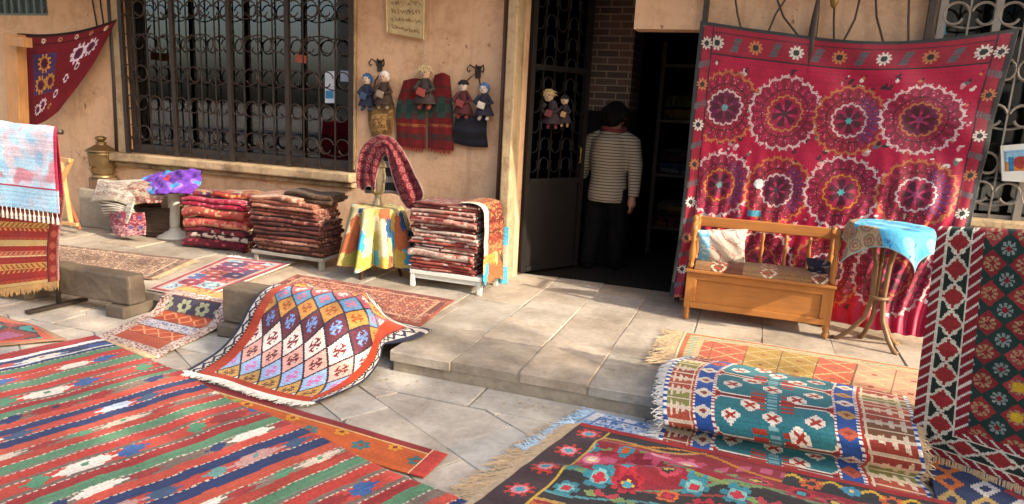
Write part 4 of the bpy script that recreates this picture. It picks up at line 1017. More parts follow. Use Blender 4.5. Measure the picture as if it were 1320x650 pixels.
# a bundle under the fold that gives it its round edge
mb = MB(); a, b = Vector((-.27, 3.55, .135)), Vector((.79, 3.57, .14))
for k in range(3):
    o_ = Vector((0, -.02 + .13 * k, 0)); mb.tube([a + o_, lerp(a, b, .25) + o_, lerp(a, b, .6) + o_, b + o_], [.04, .045, .045, .04], 12)
fb = mb.build('rolled_rug', plain('dark rolled wool', '#27324a', .95, var=.4, scale=18), None, True); tag(fb, 'dark blue rolled rug hidden under the teal kilim fold', 'rug', 'rugs heaped on the right')
ub, G = sheet('pale_kilim', quad((-.66, 3.40, .013), (.6, 3.30, .013), (.5, 2.7, .013), (-.86, 2.8, .013)), mk_persian('#8a9db0', '#c2bcb4', '#43608c', .06, .07), .007, None, .006, M_WOOL,
      label='pale blue kilim showing a sliver and fringe beneath the black flowered rug', cat='rug', group='rugs heaped on the right')
fringe(ub, [Vector(p) for p in G[::5, 0]], (-1, .25, 0), .07, M_FRB, .007, .0032, zmin=.008)
FL, FR = P(750, 547, z=.03), Vector((1.15, 3.06, .05)); NL = Vector((-1.02, 1.75, .03)); NR = Vector((1.0, 1.75, .03))
ctrl = [[lerp(lerp(FL, NL, j / 4), lerp(FR, NR, j / 4), i / 4) for i in range(5)] for j in range(5)]
def fl_wr(U, V, w, h):
    z = up(U, V, w, h, .010, .34, 8)
    z += .045 * np.exp(-((V - .20 - .10 * (U - .1) + .02 * np.sin(U * 7)) / .05) ** 2) * np.clip(U * 2.2, 0, 1) * np.clip(1.3 - U, 0, 1)
    z += .05 * np.exp(-((V - .42 + .35 * (U - .35)) / .05) ** 2) * np.exp(-((U - .42) / .3) ** 2)
    return z
fl, G = sheet('black_flowered_rug', ctrl, pat_floral, .0058, fl_wr, .008, M_WOOL,
      label='rumpled black rug with red, teal and orange flowers in the front centre', cat='rug', group='rugs heaped on the right')
fringe(fl, [Vector(p) for p in G[::4, 0]], (-1, -.25, -.1), .17, M_FRINGE, .0034, .0025, droop=.3, zmin=.006, jit=.35)
sheet('blue_orange_rug', [[P(1188, 588, z=.06), P(1260, 604, z=.07), P(1345, 618, z=.06)], [P(1200, 618, z=.05), P(1262, 630, z=.06), P(1350, 640, z=.05)], [P(1208, 660, z=.02), P(1265, 665, z=.03), P(1360, 670, z=.02)]], pat_blue_orange, .006, (.006, .25, 6, 4), .008, M_WOOL,
      label='navy and orange rug crumpled on the ground below the hanging green rug', cat='rug', group='rugs heaped on the right')
# ------------------------------------------------------------------ hung rugs
g0, gd = Vector((.82, 3.49, .1)), Vector((.89, -.456, 0)); gn = Vector((.456, .89, 0))
def PG(px, py, o=0):
    d = CF + CR * ((px - 660) / F_PX) + CU * ((325 - py) / F_PX); t = (g0 - CC).dot(gn) / d.dot(gn); return CC + d * t + gn * o
ctrl = []
for (xl, yl_), (xr, yr) in zip(((1211, 297), (1204, 345), (1195, 415), (1184, 495), (1175, 574)), ((1400, 306), (1400, 365), (1400, 445), (1400, 545), (1400, 655))):
    a, b = PG(xl, yl_), PG(xr, yr); a += -gn * .02; ctrl.append([lerp(a, b, t) for t in (0, .25, .5, .75, 1)])
top = [p + gn * .05 + Vector((0, 0, .006)) for p in ctrl[0]]; bk = [p + gn * .10 + Vector((0, 0, -.4)) for p in ctrl[0]]
gr, G = sheet('green_rug', [bk, top] + ctrl, lambda U, V, w, h: pat_green(U, np.maximum(V - (.45), 0), w, h - .45), .0056, lambda U, V, w, h: folds(U, V, .010, .42, 6, 12, 0.0) * np.clip(V - .5, 0, 1), .008, M_WOOL,
      label='dark green rug with red diamonds hanging over a rail at the far right', cat='rug', group='rugs hung up on show')
fringe(gr, [Vector(p) for p in G[-1, ::5]], (0, -.1, -1), .075, M_FRINGE, .006, .0028, zmin=.02, jit=.15)
rk = thing('rug_rail', (1.2, 3.35, 0), 'plain wooden rail on four legs carrying the dark green rug', 'rail')
c0, c1 = ctrl[0][0] + gn * .05 - Vector((0, 0, .035)), ctrl[0][-1] + gn * .05 - Vector((0, 0, .035)); W_RACK = wood('pale rack wood', '#b98d58', .55, (30, 30, 3))
mb = MB(); mb.bar(lerp(c0, c1, .05), c1, .05, .04); mb.build('rail', W_RACK, rk)
for t in (.22, .97):
    for s in (0, 1):
        q = lerp(c0, c1, t); MB().bar(q - Vector((0, 0, .03)) + gn * .03 * s, Vector((q.x, q.y, 0)) + gn * (.04 + .22 * s), .03, .03).build('leg', W_RACK, rk)
# suzani
ctrl = [[P(x, y, Y=Y) for x, y, Y in r] for r in (
    ((903, 27, 5.44), (1000, 41, 5.44), (1110, 53, 5.42), (1210, 50, 5.40), (1315, 36, 5.38)),
    ((893, 120, 5.45), (990, 130, 5.45), (1090, 138, 5.43), (1185, 138, 5.40), (1287, 135, 5.38)),
    ((884, 220, 5.45), (975, 225, 5.45), (1075, 232, 5.43), (1170, 235, 5.38), (1264, 235, 5.36)),
    ((874, 310, 5.44), (965, 318, 5.45), (1060, 325, 5.42), (1150, 330, 5.34), (1242, 330, 5.30)),
    ((866, 362, 5.42), (958, 374, 5.42), (1053, 388, 5.38), (1140, 400, 5.24), (1222, 402, 5.18)),
    ((863, 382, 5.36), (957, 395, 5.40), (1055, 410, 5.36), (1140, 428, 5.16), (1215, 436, 5.10)))]
def suz_wr(U, V, w, h):
    d = folds(U, V, .022, .24, 8, 5, .12) * (.35 + .65 * V / h) + folds(U, V, .020, .26, 6, 9, -.75) * (U / w)
    low = np.clip((V / h - .35) / .5, 0, 1)
    return d + low * .017 * np.sin(U * 62 + 3 * np.sin(V * 4) + V * 5) * (.6 + .4 * np.sin(U * 5))
sz, G = sheet('embroidered_hanging', ctrl, pat_suzani, .0055, suz_wr, .004, M_SILK,
      label='huge crimson hanging embroidered with rows of big round medallions behind the wooden bench', cat='hanging', group='textiles hung up on show')
# small hanging by the window
def pm(U, V, w, h): return pat_maroon_corner(U * 1.25 / w, V * 1.0 / h, 1.25, 1.0)
rows = (((22, 43, 5.1), (62, 44, 5.2), (108, 38, 5.32), (151, 25, 5.44)), ((26, 85, 5.12), (60, 82, 5.2), (96, 74, 5.3), (133, 60, 5.42)),
        ((32, 128, 5.14), (58, 122, 5.2), (84, 113, 5.28), (110, 98, 5.36)), ((38, 164, 5.16), (50, 160, 5.2), (62, 154, 5.24), (76, 143, 5.28)))
ctrl = [[P(x, y, Y=Y) for x, y, Y in r] for r in rows]
sheet('embroidered_hanging', ctrl, pm, .006, (.012, .3, 7, 3, -.6), .005, M_WOOL, label='maroon embroidered cloth tied at its corner to the window, sagging in a triangle', cat='hanging', group='textiles hung up on show')
# left rack with its cloths
rk = thing('display_rack', (-4.75, 3.46, 0), 'clothes rail carrying the pastel throw and red kilim at the left edge', 'rack')
mb = MB(); mb.tube([(-5.35, 3.46, 1.235), (-4.42, 3.46, 1.245)], .018, 10); mb.build('rail', M_IRON, rk, True)
for x in (-5.3, -4.58):
    mb = MB(); mb.tube([(x, 3.46, 1.22), (x, 3.46, .03)], .016, 8); mb.build('post', M_IRON, rk, True)
    mb = MB(); mb.bar((x - .02, 3.24, .02), (x + .02, 3.66, .02), .045, .022); mb.build('foot', M_IRON, rk)
xr, zt, zb = P(69, 165, Y=3.40).x, P(40, 163, Y=3.40).z, P(40, 270, Y=3.40).z
ctrl = [[(-5.35, 3.54, .8), (-4.9, 3.54, .8), (xr - .14, 3.54, .8)], [(-5.35, 3.49, zt), (-4.9, 3.49, zt - .003), (xr - .08, 3.485, zt - .012)], [(-5.35, 3.42, zt - .01), (-4.9, 3.42, zt - .01), (xr - .004, 3.42, zt - .02)], [(-5.35, 3.4, zt - .25), (-4.9, 3.395, zt - .25), (xr, 3.40, zt - .25)], [(-5.35, 3.38, zb), (-4.9, 3.385, zb), (xr + .012, 3.385, zb)]]
pc, G = sheet('pastel_throw', ctrl, lambda U, V, w, h: pat_pastel(U, np.maximum(V - (h - .62), 0), w, .62), .006, (.008, .3, 6, 3, .1), .006, M_COT,
      label='pale blue and pink throw with red piping folded over the left rack', cat='throw', group='rugs hung up on show')
mb = MB(); rr = random.Random(4)
for k in range(17):
    p = Vector(G[-1, -1]).lerp(Vector(G[-1, 0]), (k + .5) / 22); mb.lathe(p - Vector((0, .002, .045)), [(.004, -.035), (.011, -.03), (.008, -.005), (.009, .005), (.003, .02), (.003, .05)], 7)
mb.build('fringe', M_FRW, pc, True)
ctrl = [[(-5.36, 3.435, zb + .12), (-4.9, 3.435, zb + .12), (xr + .005, 3.435, zb + .12)], [P(-60, 320, Y=3.425), P(0, 319, Y=3.425), P(75, 318, Y=3.425)], [P(-60, 378, Y=3.41), P(0, 372, Y=3.41), P(76, 362, Y=3.41)]]
rs, G = sheet('red_striped_kilim', ctrl, pat_redstripe, .005, (.006, .3, 6, 3, .1), .007, M_WOOL, label='red and ochre striped kilim with tan fringe hanging below the pastel throw', cat='rug', group='rugs hung up on show')
fringe(rs, [Vector(p) for p in G[-1, ::5]], (0, -.15, -1), .06, M_FRT, .006, .003, jit=.2)
ctrl = [[(-5.4, 3.49, .45), (-5.1, 3.49, .45), (-4.7, 3.49, .45)], [P(-60, 370, Y=3.5), P(0, 366, Y=3.5), P(37, 362, Y=3.5)], [P(-60, 400, Y=3.49), P(-10, 397, Y=3.49), P(26, 384, Y=3.49)], [P(-60, 409, Y=3.46), P(-14, 405, Y=3.46), P(8, 401, Y=3.46)]]
sheet('blue_rug', ctrl, pat_bluehem, .006, None, .007, M_WOOL, label='blue rug with a rounded pale hem showing under the red striped kilim', cat='rug', group='rugs hung up on show')
TXC = bpy.data.textures.new('rough stone', 'CLOUDS'); TXC.noise_scale = .09; TXC.noise_depth = 4
def weather(o, k=.014):
    s = o.modifiers.new('fine', 'SUBSURF'); s.subdivision_type = 'SIMPLE'; s.levels = s.render_levels = 5
    d = o.modifiers.new('worn', 'DISPLACE'); d.texture = TXC; d.strength = k; d.mid_level = .5; d.texture_coords = 'GLOBAL'; return o
# ------------------------------------------------------------------ stone benches on the kerb
M_BENCH = stone_mat('bench stone', '#5c4f3f', '#6b5d4b', '#493e31', tiled=False)  # stone colour darkened all over to carry its shaded front face
def stone_bench(x0, x1, Y, z0, z1, depth, feet, label):
    t = thing('stone_bench', ((x0 + x1) / 2, Y + depth / 2, 0), label, 'bench', 'stone benches along the kerb')
    mb = MB(); mb.box(((x0 + x1) / 2, Y + depth / 2, (z0 + z1) / 2), (x1 - x0, depth, z1 - z0)); weather(mb.build('seat', M_BENCH, t, bevel=.016))
    for x in feet: MB().box((x, Y + .09, z0 / 2 - .002), (.17, .26, z0)).build('foot', M_BENCH, t, bevel=.012)
    return t
stone_bench(-5.2, -3.96, 3.5,   .085, .295, .14, (-5.0, -4.06), 'long grey stone bench on low feet standing at the kerb by the left rack')
stone_bench(-3.19, -2.25, 3.52, .09, .325, .2, (-3.12, -2.4), 'stone bench carrying the draped diamond rug')
# ------------------------------------------------------------------ folded textiles
def folded(p0, p1, D, t, n, fn, seed, label, name='folded_rug', cat='folded rug', group=None, cell=.011, mat=None, wob=.75):
    """one rug folded n times: serpentine section carried along the front edge p0-p1"""
    r = np.random.default_rng(seed); p0, p1 = np.array(p0, float), np.array(p1, float); L = np.linalg.norm(p1 - p0); ex = (p1 - p0) / L; ey = np.array((-ex[1], ex[0], 0)); ey /= np.linalg.norm(ey)
    tl = t / n; prof = []
    for k in range(n):
        z = (k + .5) * tl; a, b = (D, 0.0) if k % 2 == 0 else (0.0, D)
        for s in np.linspace(0, 1, max(3, int(D / .03))): prof.append((a + (b - a) * s, z))
        if k < n - 1:
            for an in np.linspace(-pi / 2, pi / 2, 6)[1:-1]:
                if k % 2 == 0: prof.append((-cos(an) * tl * .5, z + tl / 2 + sin(an) * tl / 2))
                else: prof.append((D + cos(an) * tl * .5, z + tl / 2 + sin(an) * tl / 2))
    prof = np.array(prof); s = np.concatenate([[0], np.cumsum(np.linalg.norm(np.diff(prof, axis=0), axis=1))])
    q = np.linspace(0, s[-1], max(8, int(s[-1] / cell))); d = np.interp(q, s, prof[:, 0]); z = np.interp(q, s, prof[:, 1])
    u = np.linspace(0, L, max(4, int(L / cell))); U, V = np.meshgrid(u, q); Dg = np.repeat(d[:, None], len(u), 1); Zg = np.repeat(z[:, None], len(u), 1)
    ph = r.uniform(0, 6.3, 6)
    Dg = Dg + wob * (.010 * np.sin(U * 7 + ph[0]) + .006 * np.sin(U * 17 + ph[1] + V * 2)) + r.uniform(-.012, .012)
    Zg = Zg + wob * (.35 * tl * np.sin(U * 6 + ph[2]) * .5 + .16 * tl * np.sin(U * 15 + Dg * 9 + ph[3]))
    ends = np.minimum(U, L - U); Zg = Zg - .25 * tl * np.exp(-ends / .03)
    Us = U + .012 * np.sin(V * 5 + ph[4]) + r.uniform(-.015, .015)
    G = p0 + ex * Us[..., None] + ey * Dg[..., None] + np.array((0, 0, 1)) * Zg[..., None]
    uc, vc = (U[:-1, :-1] + U[1:, 1:]) / 2, (V[:-1, :-1] + V[1:, 1:]) / 2
    rgb = fn(uc, vc, L, q[-1]) * (1 + RNG.normal(0, .08, uc.shape + (1,)))
    o = grid_mesh(name, G, rgb, U, V, mat or M_WOOL, None, tl * .82); tag(o, label, cat, group)
    if seed % 2 == 0 and seed < 90:
        k0 = [i for i in range(len(q)) if .0 < d[i] < D and i % 3 == 0 and z[i] > t * .5]
        if len(k0) > 3: fringe(o, [Vector(G[i, 0]) for i in k0], (-1, -.3, -.5), .03, M_FRINGE if seed % 4 else M_FRW, .012, .0025, droop=.4, seed=seed)
    return o
# rose and crimson pile under the window
a, b = P(240, 314, z=.15), P(317, 323, z=.15)
a.z = b.z = SW + .01
hs = P(238, 252, Y=a.y).z - SW - .01
pile = [(['#8a2433', '#5a1a28', '#c2a27a', '#b04a52'], 'crimson folded textile with dark ends, lowest of the rose pile'), (['#5e2030', '#7a2a34', '#c9b4a4', '#3a1a24'], 'plum folded textile with a white patch, second from the bottom of the rose pile'),
        (['#a63a44', '#8e2c3a', '#b85a50', '#c98a72'], 'bright red folded textile in the middle of the rose pile'), (['#b0564c', '#b8463f', '#8e2c3a', '#c9a07a'], 'salmon folded textile, third from the top of the rose pile'),
        (['#a62f44', '#9c2440', '#b04a5a', '#c9838a'], 'pink folded textile near the top of the rose pile')]
z = 0
for k, (c, l) in enumerate(pile):
    t = hs / 5 * (.92, 1.1, .95, 1.05, .98)[k]; dx = (.0, .015, -.01, .01, -.02)[k]
    folded(a + Vector((dx, 0, z)), b + Vector((dx + .01 * (k % 3), 0, z)), .32, t, 4 if k in (1, 4) else 2, mk_folded(c, .07, .6, k), 40 + k, l, 'folded_textile', 'folded textile', 'textiles in the rose pile'); z += t
folded(a + Vector((.0, .05, z)), b + Vector((-.12, .06, z)), .24, .05, 2, mk_folded(['#2c4a6a', '#b8a890', '#8a3a4a', '#c2803a'], .05, .7, 9), 50, 'small blue and cream patterned textile on top of the rose pile', 'folded_textile', 'folded textile', 'textiles in the rose pile', wob=1.6)
folded(a + Vector((.28, .03, z)), b + Vector((.07, .05, z)), .26, .055, 2, mk_folded(['#b58a5a', '#a6443a', '#c9b08a', '#7a3430'], .05, .8, 4), 51, 'cream and ochre textile slipping off the top right of the rose pile', 'folded_textile', 'folded textile', 'textiles in the rose pile', wob=2)
# brown carpets on a low grey table
a, b = P(326, 322, z=.23), P(404, 331, z=.23); Yf = (a.y + b.y) / 2 - .02; x0, x1 = a.x, P(408, 331, Y=Yf).x
lt = thing('low_table', ((x0 + x1) / 2, Yf + .2, SW), 'low grey table under the pile of brown carpets', 'table')
mb = MB(); mb.box(((x0 + x1) / 2 + .02, Yf + .19, .215), (x1 - x0 + .08, .38, .03)); M_GRY = wood('grey painted wood', '#8a8478', .6, (30, 3, 30), .25); mb.build('tabletop', M_GRY, lt, bevel=.004)
for x in (x0 + .02, x1 + .03):
    for y in (Yf + .03, Yf + .35): MB().box((x, y, .16), (.04, .04, .08)).build('leg', M_GRY, lt, bevel=.004)
ztop = P(330, 256, Y=Yf).z; hs = ztop - .235; z = .235
bro = [(['#5a3428', '#6e4030', '#8a5a48', '#3c2420'], 'reddish brown folded carpet, lowest on the grey table'), (['#8a5648', '#7a463a', '#a88070', '#5a2c2a'], 'rosy brown folded carpet second from the bottom on the grey table'),
       (['#4c2a26', '#6a3a32', '#7a5044', '#3a201e'], 'dark maroon folded carpet low in the brown pile'), (['#6a342e', '#532824', '#9a7060', '#3c1e1c'], 'wine red folded carpet in the middle of the brown pile'),
       (['#7a4438', '#8e5a48', '#b08a74', '#4a2a24'], 'brown carpet with pale specks third from the top of the brown pile'), (['#96604c', '#a87460', '#8a5242', '#b8907a'], 'pale pinkish brown folded carpet near the top of the brown pile')]
for k, (c, l) in enumerate(bro):
    t = hs / 6; folded((x0 + (.02, 0, .015, -.01, .0, .01)[k], Yf, z), (x1 + (.03, 0, .02, .03, -.01, .0)[k], Yf + .01, z), .34, t, 4, mk_folded(c, .03, .55, k + 10), 60 + k, l, 'folded_carpet', 'folded carpet', 'brown carpets on the grey table'); z += t
folded((x0 + .30, Yf + .07, z), (x1 + .09, Yf + .12, z), .28, .075, 4, mk_folded(['#4c3628', '#5e4432', '#6e5240', '#3a281e'], .03, .8, 3), 70, 'dark shaggy brown carpet topping the brown pile', 'folded_carpet', 'folded carpet', 'brown carpets on the grey table', wob=2)
folded((x0 + .0, Yf - .005, z - .005), (x0 + .5, Yf + .02, z - .012), .3, .05, 2, mk_folded(['#a8765e', '#b08a74', '#96604c', '#c2a48e'], .03, .7, 6), 71, 'salmon carpet with a thin stripe on the top left of the brown pile', 'folded_carpet', 'folded carpet', 'brown carpets on the grey table', wob=1.8)
# pink and white kilims on a white bench
Yf = 4.86; x0, x1 = P(531, 346, Y=Yf).x, P(613, 353, Y=Yf).x; zb = P(531, 346, Y=Yf).z
wb = thing('white_bench', ((x0 + x1) / 2, Yf + .2, SW), 'white painted low bench under the pile of pink and white kilims', 'bench')
M_WHT = plain('white paint', '#c4c2b8', .5, var=.12, scale=8)
mb = MB(); mb.box(((x0 + x1) / 2 + .02, Yf + .19, zb - .02), (x1 - x0 + .07, .40, .035)); mb.build('seat', M_WHT, wb, bevel=.004)
for x in (x0 + .005, x1 + .035):
    for y in (Yf + .01, Yf + .36): MB().box((x, y, (zb - .04 + SW) / 2), (.035, .035, zb - .04 - SW)).build('leg', M_WHT, wb, bevel=.004)
mb = MB(); mb.box(((x0 + x1) / 2 + .02, Yf + .015, zb - .055), (x1 - x0 - .01, .02, .035)); mb.build('apron', M_WHT, wb)
zt = P(535, 258, Y=Yf).z; hs = zt - zb; z = zb
words = ['lowest', 'second from the bottom', 'third from the bottom', 'fourth from the bottom', 'fifth from the bottom', 'fifth from the top', 'fourth from the top', 'third from the top', 'second from the top', 'topmost']
pal = [['#8a4038', '#a86a5c', '#c2aa98', '#6a2a28'], ['#b08a7c', '#c2b0a0', '#9a5248', '#cabbae'], ['#9c4a42', '#b8867a', '#7a3430', '#c9b4a4'], ['#c2aea0', '#a4584c', '#b89484', '#8a3c38'], ['#5e2a26', '#7a3832', '#a8786a', '#c2a898']]
for k in range(10):
    t = hs / 10 * (1 + .12 * ((k * 7) % 3 - 1)); c = pal[(k * 3 + k // 4) % 5]
    folded((x0 + random.uniform(-.02, .015), Yf + random.uniform(-.012, .012), z), (x1 + random.uniform(-.02, .02), Yf + random.uniform(-.01, .012), z - .004), .37, t, 2 if k % 5 == 2 else 4, mk_folded(c, .018, .4, k + 3), 80 + k,
           ('dark red striped' if c[0] in ('#8a4038', '#5e2a26', '#9c4a42') else 'pink and white striped') + ' kilim, ' + words[k] + ' in the white bench pile', 'folded_kilim', 'folded kilim', 'kilims on the white bench'); z += t
xx = x1 + .035
ctrl = [[(x1 - .16, Yf + .02, zt + .012), (x1 - .16, Yf + .2, zt + .012), (x1 - .16, Yf + .36, zt + .012)], [(xx - .01, Yf, zt), (xx, Yf + .2, zt), (xx, Yf + .37, zt)], [(xx + .03, Yf - .01, zt - .15), (xx + .035, Yf + .2, zt - .15), (xx + .035, Yf + .38, zt - .16)], [(xx + .03, Yf - .01, zb + .06), (xx + .04, Yf + .2, zb + .08), (xx + .045, Yf + .38, zb + .06)], [(xx + .05, Yf - .03, zb - .07), (xx + .06, Yf + .2, zb - .04), (xx + .06, Yf + .36, zb - .09)]]
def pat_side(U, V, w, h):
    img = pat_patchwork(U, V, w, h); m = (V < h * .72) & (U > .07); im2 = mk_folded(['#8a3a30', '#a85a40', '#6a2a26', '#b88a58'], .04, 1.0, 2)(U, V, w, h); img[m] = im2[m]; put(img, (U < .07) & (V < h * .7), '#bfb2a0'); return img
sheet('patterned_cloth', ctrl, pat_side, .01, (.008, .2, 6, 3), .005, M_COT, label='red and pale blue patterned cloth hanging down the end of the kilim pile', cat='cloth')
ctrl = [[P(643, 292, Y=5.31), P(649, 292, Y=5.305), P(656, 293, Y=5.31)], [P(642, 330, Y=5.31), P(648, 331, Y=5.295), P(655, 331, Y=5.31)], [P(640, 364, Y=5.3), P(646, 366, Y=5.285), P(654, 366, Y=5.3)]]
sheet('cloth_strip', ctrl, lambda U, V, w, h: np.where((np.sin(V * 17 + .6) > -.1)[..., None], np.array(lin('#5aa6bc')), np.array(lin('#c2a890'))), .008, (.003, .1, 5, 3), .004, M_COT, label='narrow sky blue and cream strip of cloth hanging on the door jamb', cat='cloth')
# ------------------------------------------------------------------ round table with patchwork cloth, urn and scarf
def drape(name, c, R, half, fn, cell, k, ph, flare, parent=None, amp=.10, rot=.5, cap=0, **tg):
    n = int(2 * half / cell); u = np.linspace(-half, half, n + 1); U, V = np.meshgrid(u, u); rho = np.hypot(U, V); th = np.arctan2(V, U); e = np.maximum(rho - R, 0)
    if cap: e = np.where(e > cap, cap + (e - cap) * .2, e)
    soft = e / (1 + .0); wv = np.cos(k * th + ph) * amp + np.cos((k + 3) * th + 2 * ph) * amp * .5
    rr = np.where(rho <= R, rho, R + .012 * (1 - np.exp(-e / .02)) + soft * (flare + wv)); z = c[2] - np.where(e > 0, e * .97 - .01 * (1 - np.exp(-e / .01)), 0) + .002 * np.sin(U * 40) * np.cos(V * 33)
    G = np.stack([c[0] + rr * np.cos(th + rot), c[1] + rr * np.sin(th + rot), z], -1)
    Us, Vs = U + half, V + half; uc, vc = (Us[:-1, :-1] + Us[1:, 1:]) / 2, (Vs[:-1, :-1] + Vs[1:, 1:]) / 2
    rgb = fn(uc, vc, 2 * half, 2 * half) * (1 + RNG.normal(0, .07, uc.shape + (1,)))
    o = grid_mesh(name, G, rgb, Us, Vs, M_COT, parent, .004); tag(o, **tg); return o
tc = P(486, 266, Y=5.02); zt = tc.z
W_DK = wood('dark turned wood', '#4a3020', .5)
tb = thing('round_table', (tc.x, tc.y, SW), 'small round wooden table hidden under the yellow patchwork cloth', 'table')
mb = MB(); mb.lathe((tc.x, tc.y, zt - .03), [(.19, 0), (.2, .004), (.2, .02), (.19, .024)], 28); mb.build('tabletop', W_DK, tb)
for k in range(3):
    a = .4 + k * 2.094; MB().tube([(tc.x + .08 * cos(a), tc.y + .08 * sin(a), zt - .03), (tc.x + .12 * cos(a), tc.y + .12 * sin(a), .4), (tc.x + .21 * cos(a), tc.y + .21 * sin(a), SW)], [.018, .016, .014], 8).build('leg', W_DK, tb, True)
drape('patchwork_cloth', (tc.x, tc.y, zt), .20, .70, pat_patchwork, .010, 9, .6, .12, rot=.72, amp=.17, cap=.47, label='yellow, rust and blue patchwork cloth draped over the small round table', cat='cloth')
M_BRASS = plain('aged brass', '#9a8050', .38, .85, .35, 14, .25); M_URN = plain('dull pale metal', '#9a8a6c', .5, .5, .3, 14, .25); M_BRZ = plain('dull bronze', '#8a7350', .42, .8, .35, 10, .3)
def urn(c, H, R, mat, label, squat=False):
    t = thing('samovar', c, label, 'samovar'); x, y, z = c
    if squat:
        MB().lathe(c, [(R * .8, 0), (R * .84, .01 * H), (R * .78, .05 * H), (R * .70, .075 * H)], 24).build('foot', mat, t, True)
        MB().lathe((x, y, z + H * .075), [(R * .70, 0), (R * .82, .05 * H), (R * .92, .18 * H), (R * .98, .38 * H), (R * 1.0, .48 * H), (R * 1.04, .50 * H), (R * 1.0, .52 * H), (R * 1.0, .55 * H)], 32).build('body', mat, t, True)
    else:
      MB().lathe(c, [(R * .75, 0), (R * .8, .01 * H), (R * .72, .05 * H), (R * .5, .09 * H), (R * .42, .16 * H), (R * .6, .19 * H)], 24).build('foot', mat, t, True)
    if not squat: MB().lathe((x, y, z + H * .19), [(R * .62, 0), (R * .92, .06 * H), (R * .98, .18 * H), (R * 1.0, .40 * H), (R * .97, .44 * H)], 28).build('body', mat, t, True)
    mb = MB(); mb.lathe((x, y, z + H * .63), [(R * 1.18, 0), (R * 1.2, .012 * H), (R * 1.02, .05 * H), (R * .62, .13 * H), (R * .38, .17 * H), (R * .36, .2 * H), (R * .46, .22 * H), (R * .3, .23 * H)], 28); mb.build('lid', mat, t, True)
    mb = MB(); mb.lathe((x, y, z + H * .86), [(R * .22, 0), (R * .28, .03 * H), (R * .42, .07 * H), (R * .44, .10 * H), (R * .3, .13 * H), (R * .1, .14 * H)], 14); mb.build('finial', mat, t, True)
    for s in (-1, 1): MB().tube([(x + s * R * .95, y - .01, z + .52 * H), (x + s * R * 1.25, y - .01, z + .54 * H), (x + s * R * 1.28, y - .01, z + .44 * H), (x + s * R * .98, y - .01, z + .38 * H)], R * .07, 8).build('handle', mat, t, True)
    MB().tube([(x + R * .2, y - R * .9, z + .28 * H), (x + R * .25, y - R * 1.3, z + .27 * H), (x + R * .26, y - R * 1.4, z + .23 * H)], R * .08, 8).build('tap', mat, t, True)
    return t
q0, q1 = P(487, 262, Y=5.03), P(488, 186, Y=5.03)
urn((q0.x, q0.y, zt + .003), q1.z - zt, .058, M_URN, 'slim dull metal samovar on the patchwork table under a red scarf')
rows = [((460, 241, 4.95), (467, 246, 4.965), (475, 240, 4.95), (484, 248, 4.965)), ((459, 226, 4.95), (467, 229, 4.965), (475, 228, 4.945), (485, 231, 4.96)), ((462, 204, 4.96), (470, 207, 4.965), (479, 209, 4.94), (489, 214, 4.955)), ((469, 187, 4.99), (477, 190, 4.965), (485, 194, 4.945), (494, 203, 4.945)),
        ((479, 179, 5.01), (485, 182, 4.97), (491, 188, 4.94), (497, 200, 4.94)), ((491, 173, 5.02), (495, 179, 4.97), (498, 187, 4.935), (499, 201, 4.935)), ((507, 178, 5.01), (505, 184, 4.965), (503, 192, 4.935), (501, 205, 4.94)), ((522, 198, 4.97), (516, 202, 4.96), (510, 208, 4.93), (503, 217, 4.945)), ((537, 227, 4.93), (529, 229, 4.95), (519, 232, 4.91), (508, 237, 4.935)), ((546, 249, 4.92), (538, 253, 4.94), (529, 255, 4.905), (516, 257, 4.925)), ((541, 265, 4.92), (537, 279, 4.935), (532, 271, 4.905), (523, 268, 4.92))]
sheet('red_scarf', [[P(*p[:2], Y=p[2]) for p in r] for r in rows], pat_scarf, .004, lambda U, V, w, h: .007 * np.sin(U / w * 2 * pi * (2.2 + .5 * np.sin(V * 5)) + 1.2 * np.sin(V * 9)) + folds(U, V, .006, .07, 8, 5), .003, M_COT, label='dusty red patterned scarf draped over the slim samovar', cat='scarf')
rows = [((480, 192, 5.11), (490, 186, 5.12), (501, 184, 5.12), (510, 192, 5.11)), ((474, 212, 5.10), (488, 212, 5.13), (503, 212, 5.12), (518, 214, 5.10)), ((470, 232, 5.08), (486, 234, 5.13), (505, 234, 5.12), (524, 236, 5.08)), ((470, 249, 5.06), (484, 250, 5.12), (508, 250, 5.12), (530, 262, 5.06))]
sheet('navy_shawl', [[P(*p[:2], Y=p[2]) for p in r] for r in rows], mk_flat('#1c1c26', '#7d7a80', .13), .01, (.004, .1, 5, 3), .006, M_COT, label='navy and white shawl tucked inside the red scarf on the samovar', cat='shawl')
# ------------------------------------------------------------------ left corner: stone block, samovar, basket, pedestal
blk = MB(); q = P(104, 292, z=SW); bx1 = P(150, 297, Y=q.y).x; bt = P(104, 243, Y=q.y).z
blk.box(((q.x + bx1) / 2, q.y + .14, (bt + SW) / 2), (bx1 - q.x, .28, bt - SW)); blk = blk.build('stone_block', stone_mat('grey block', '#8f8474', '#a0937f', '#75695a', tiled=False), None, bevel=.012)
weather(blk); tag(blk, 'grey stone block standing against the wall under the bronze samovar', 'block')
q2 = P(133, 229, Y=q.y + .13); zt2 = P(133, 176, Y=q.y + .13).z
mb = MB(); mb.box((q2.x, q.y + .14, (bt + q2.z) / 2), (.2, .2, q2.z - bt)); st = mb.build('wooden_stand', wood('old stand wood', '#6a5038', .6), None, bevel=.006); tag(st, 'small wooden stand on the stone block holding the bronze samovar', 'stand')
urn((q2.x, q2.y, q2.z + .002), zt2 - q2.z, .128, M_BRZ, 'round bellied bronze samovar on the stone block by the window corner', True)
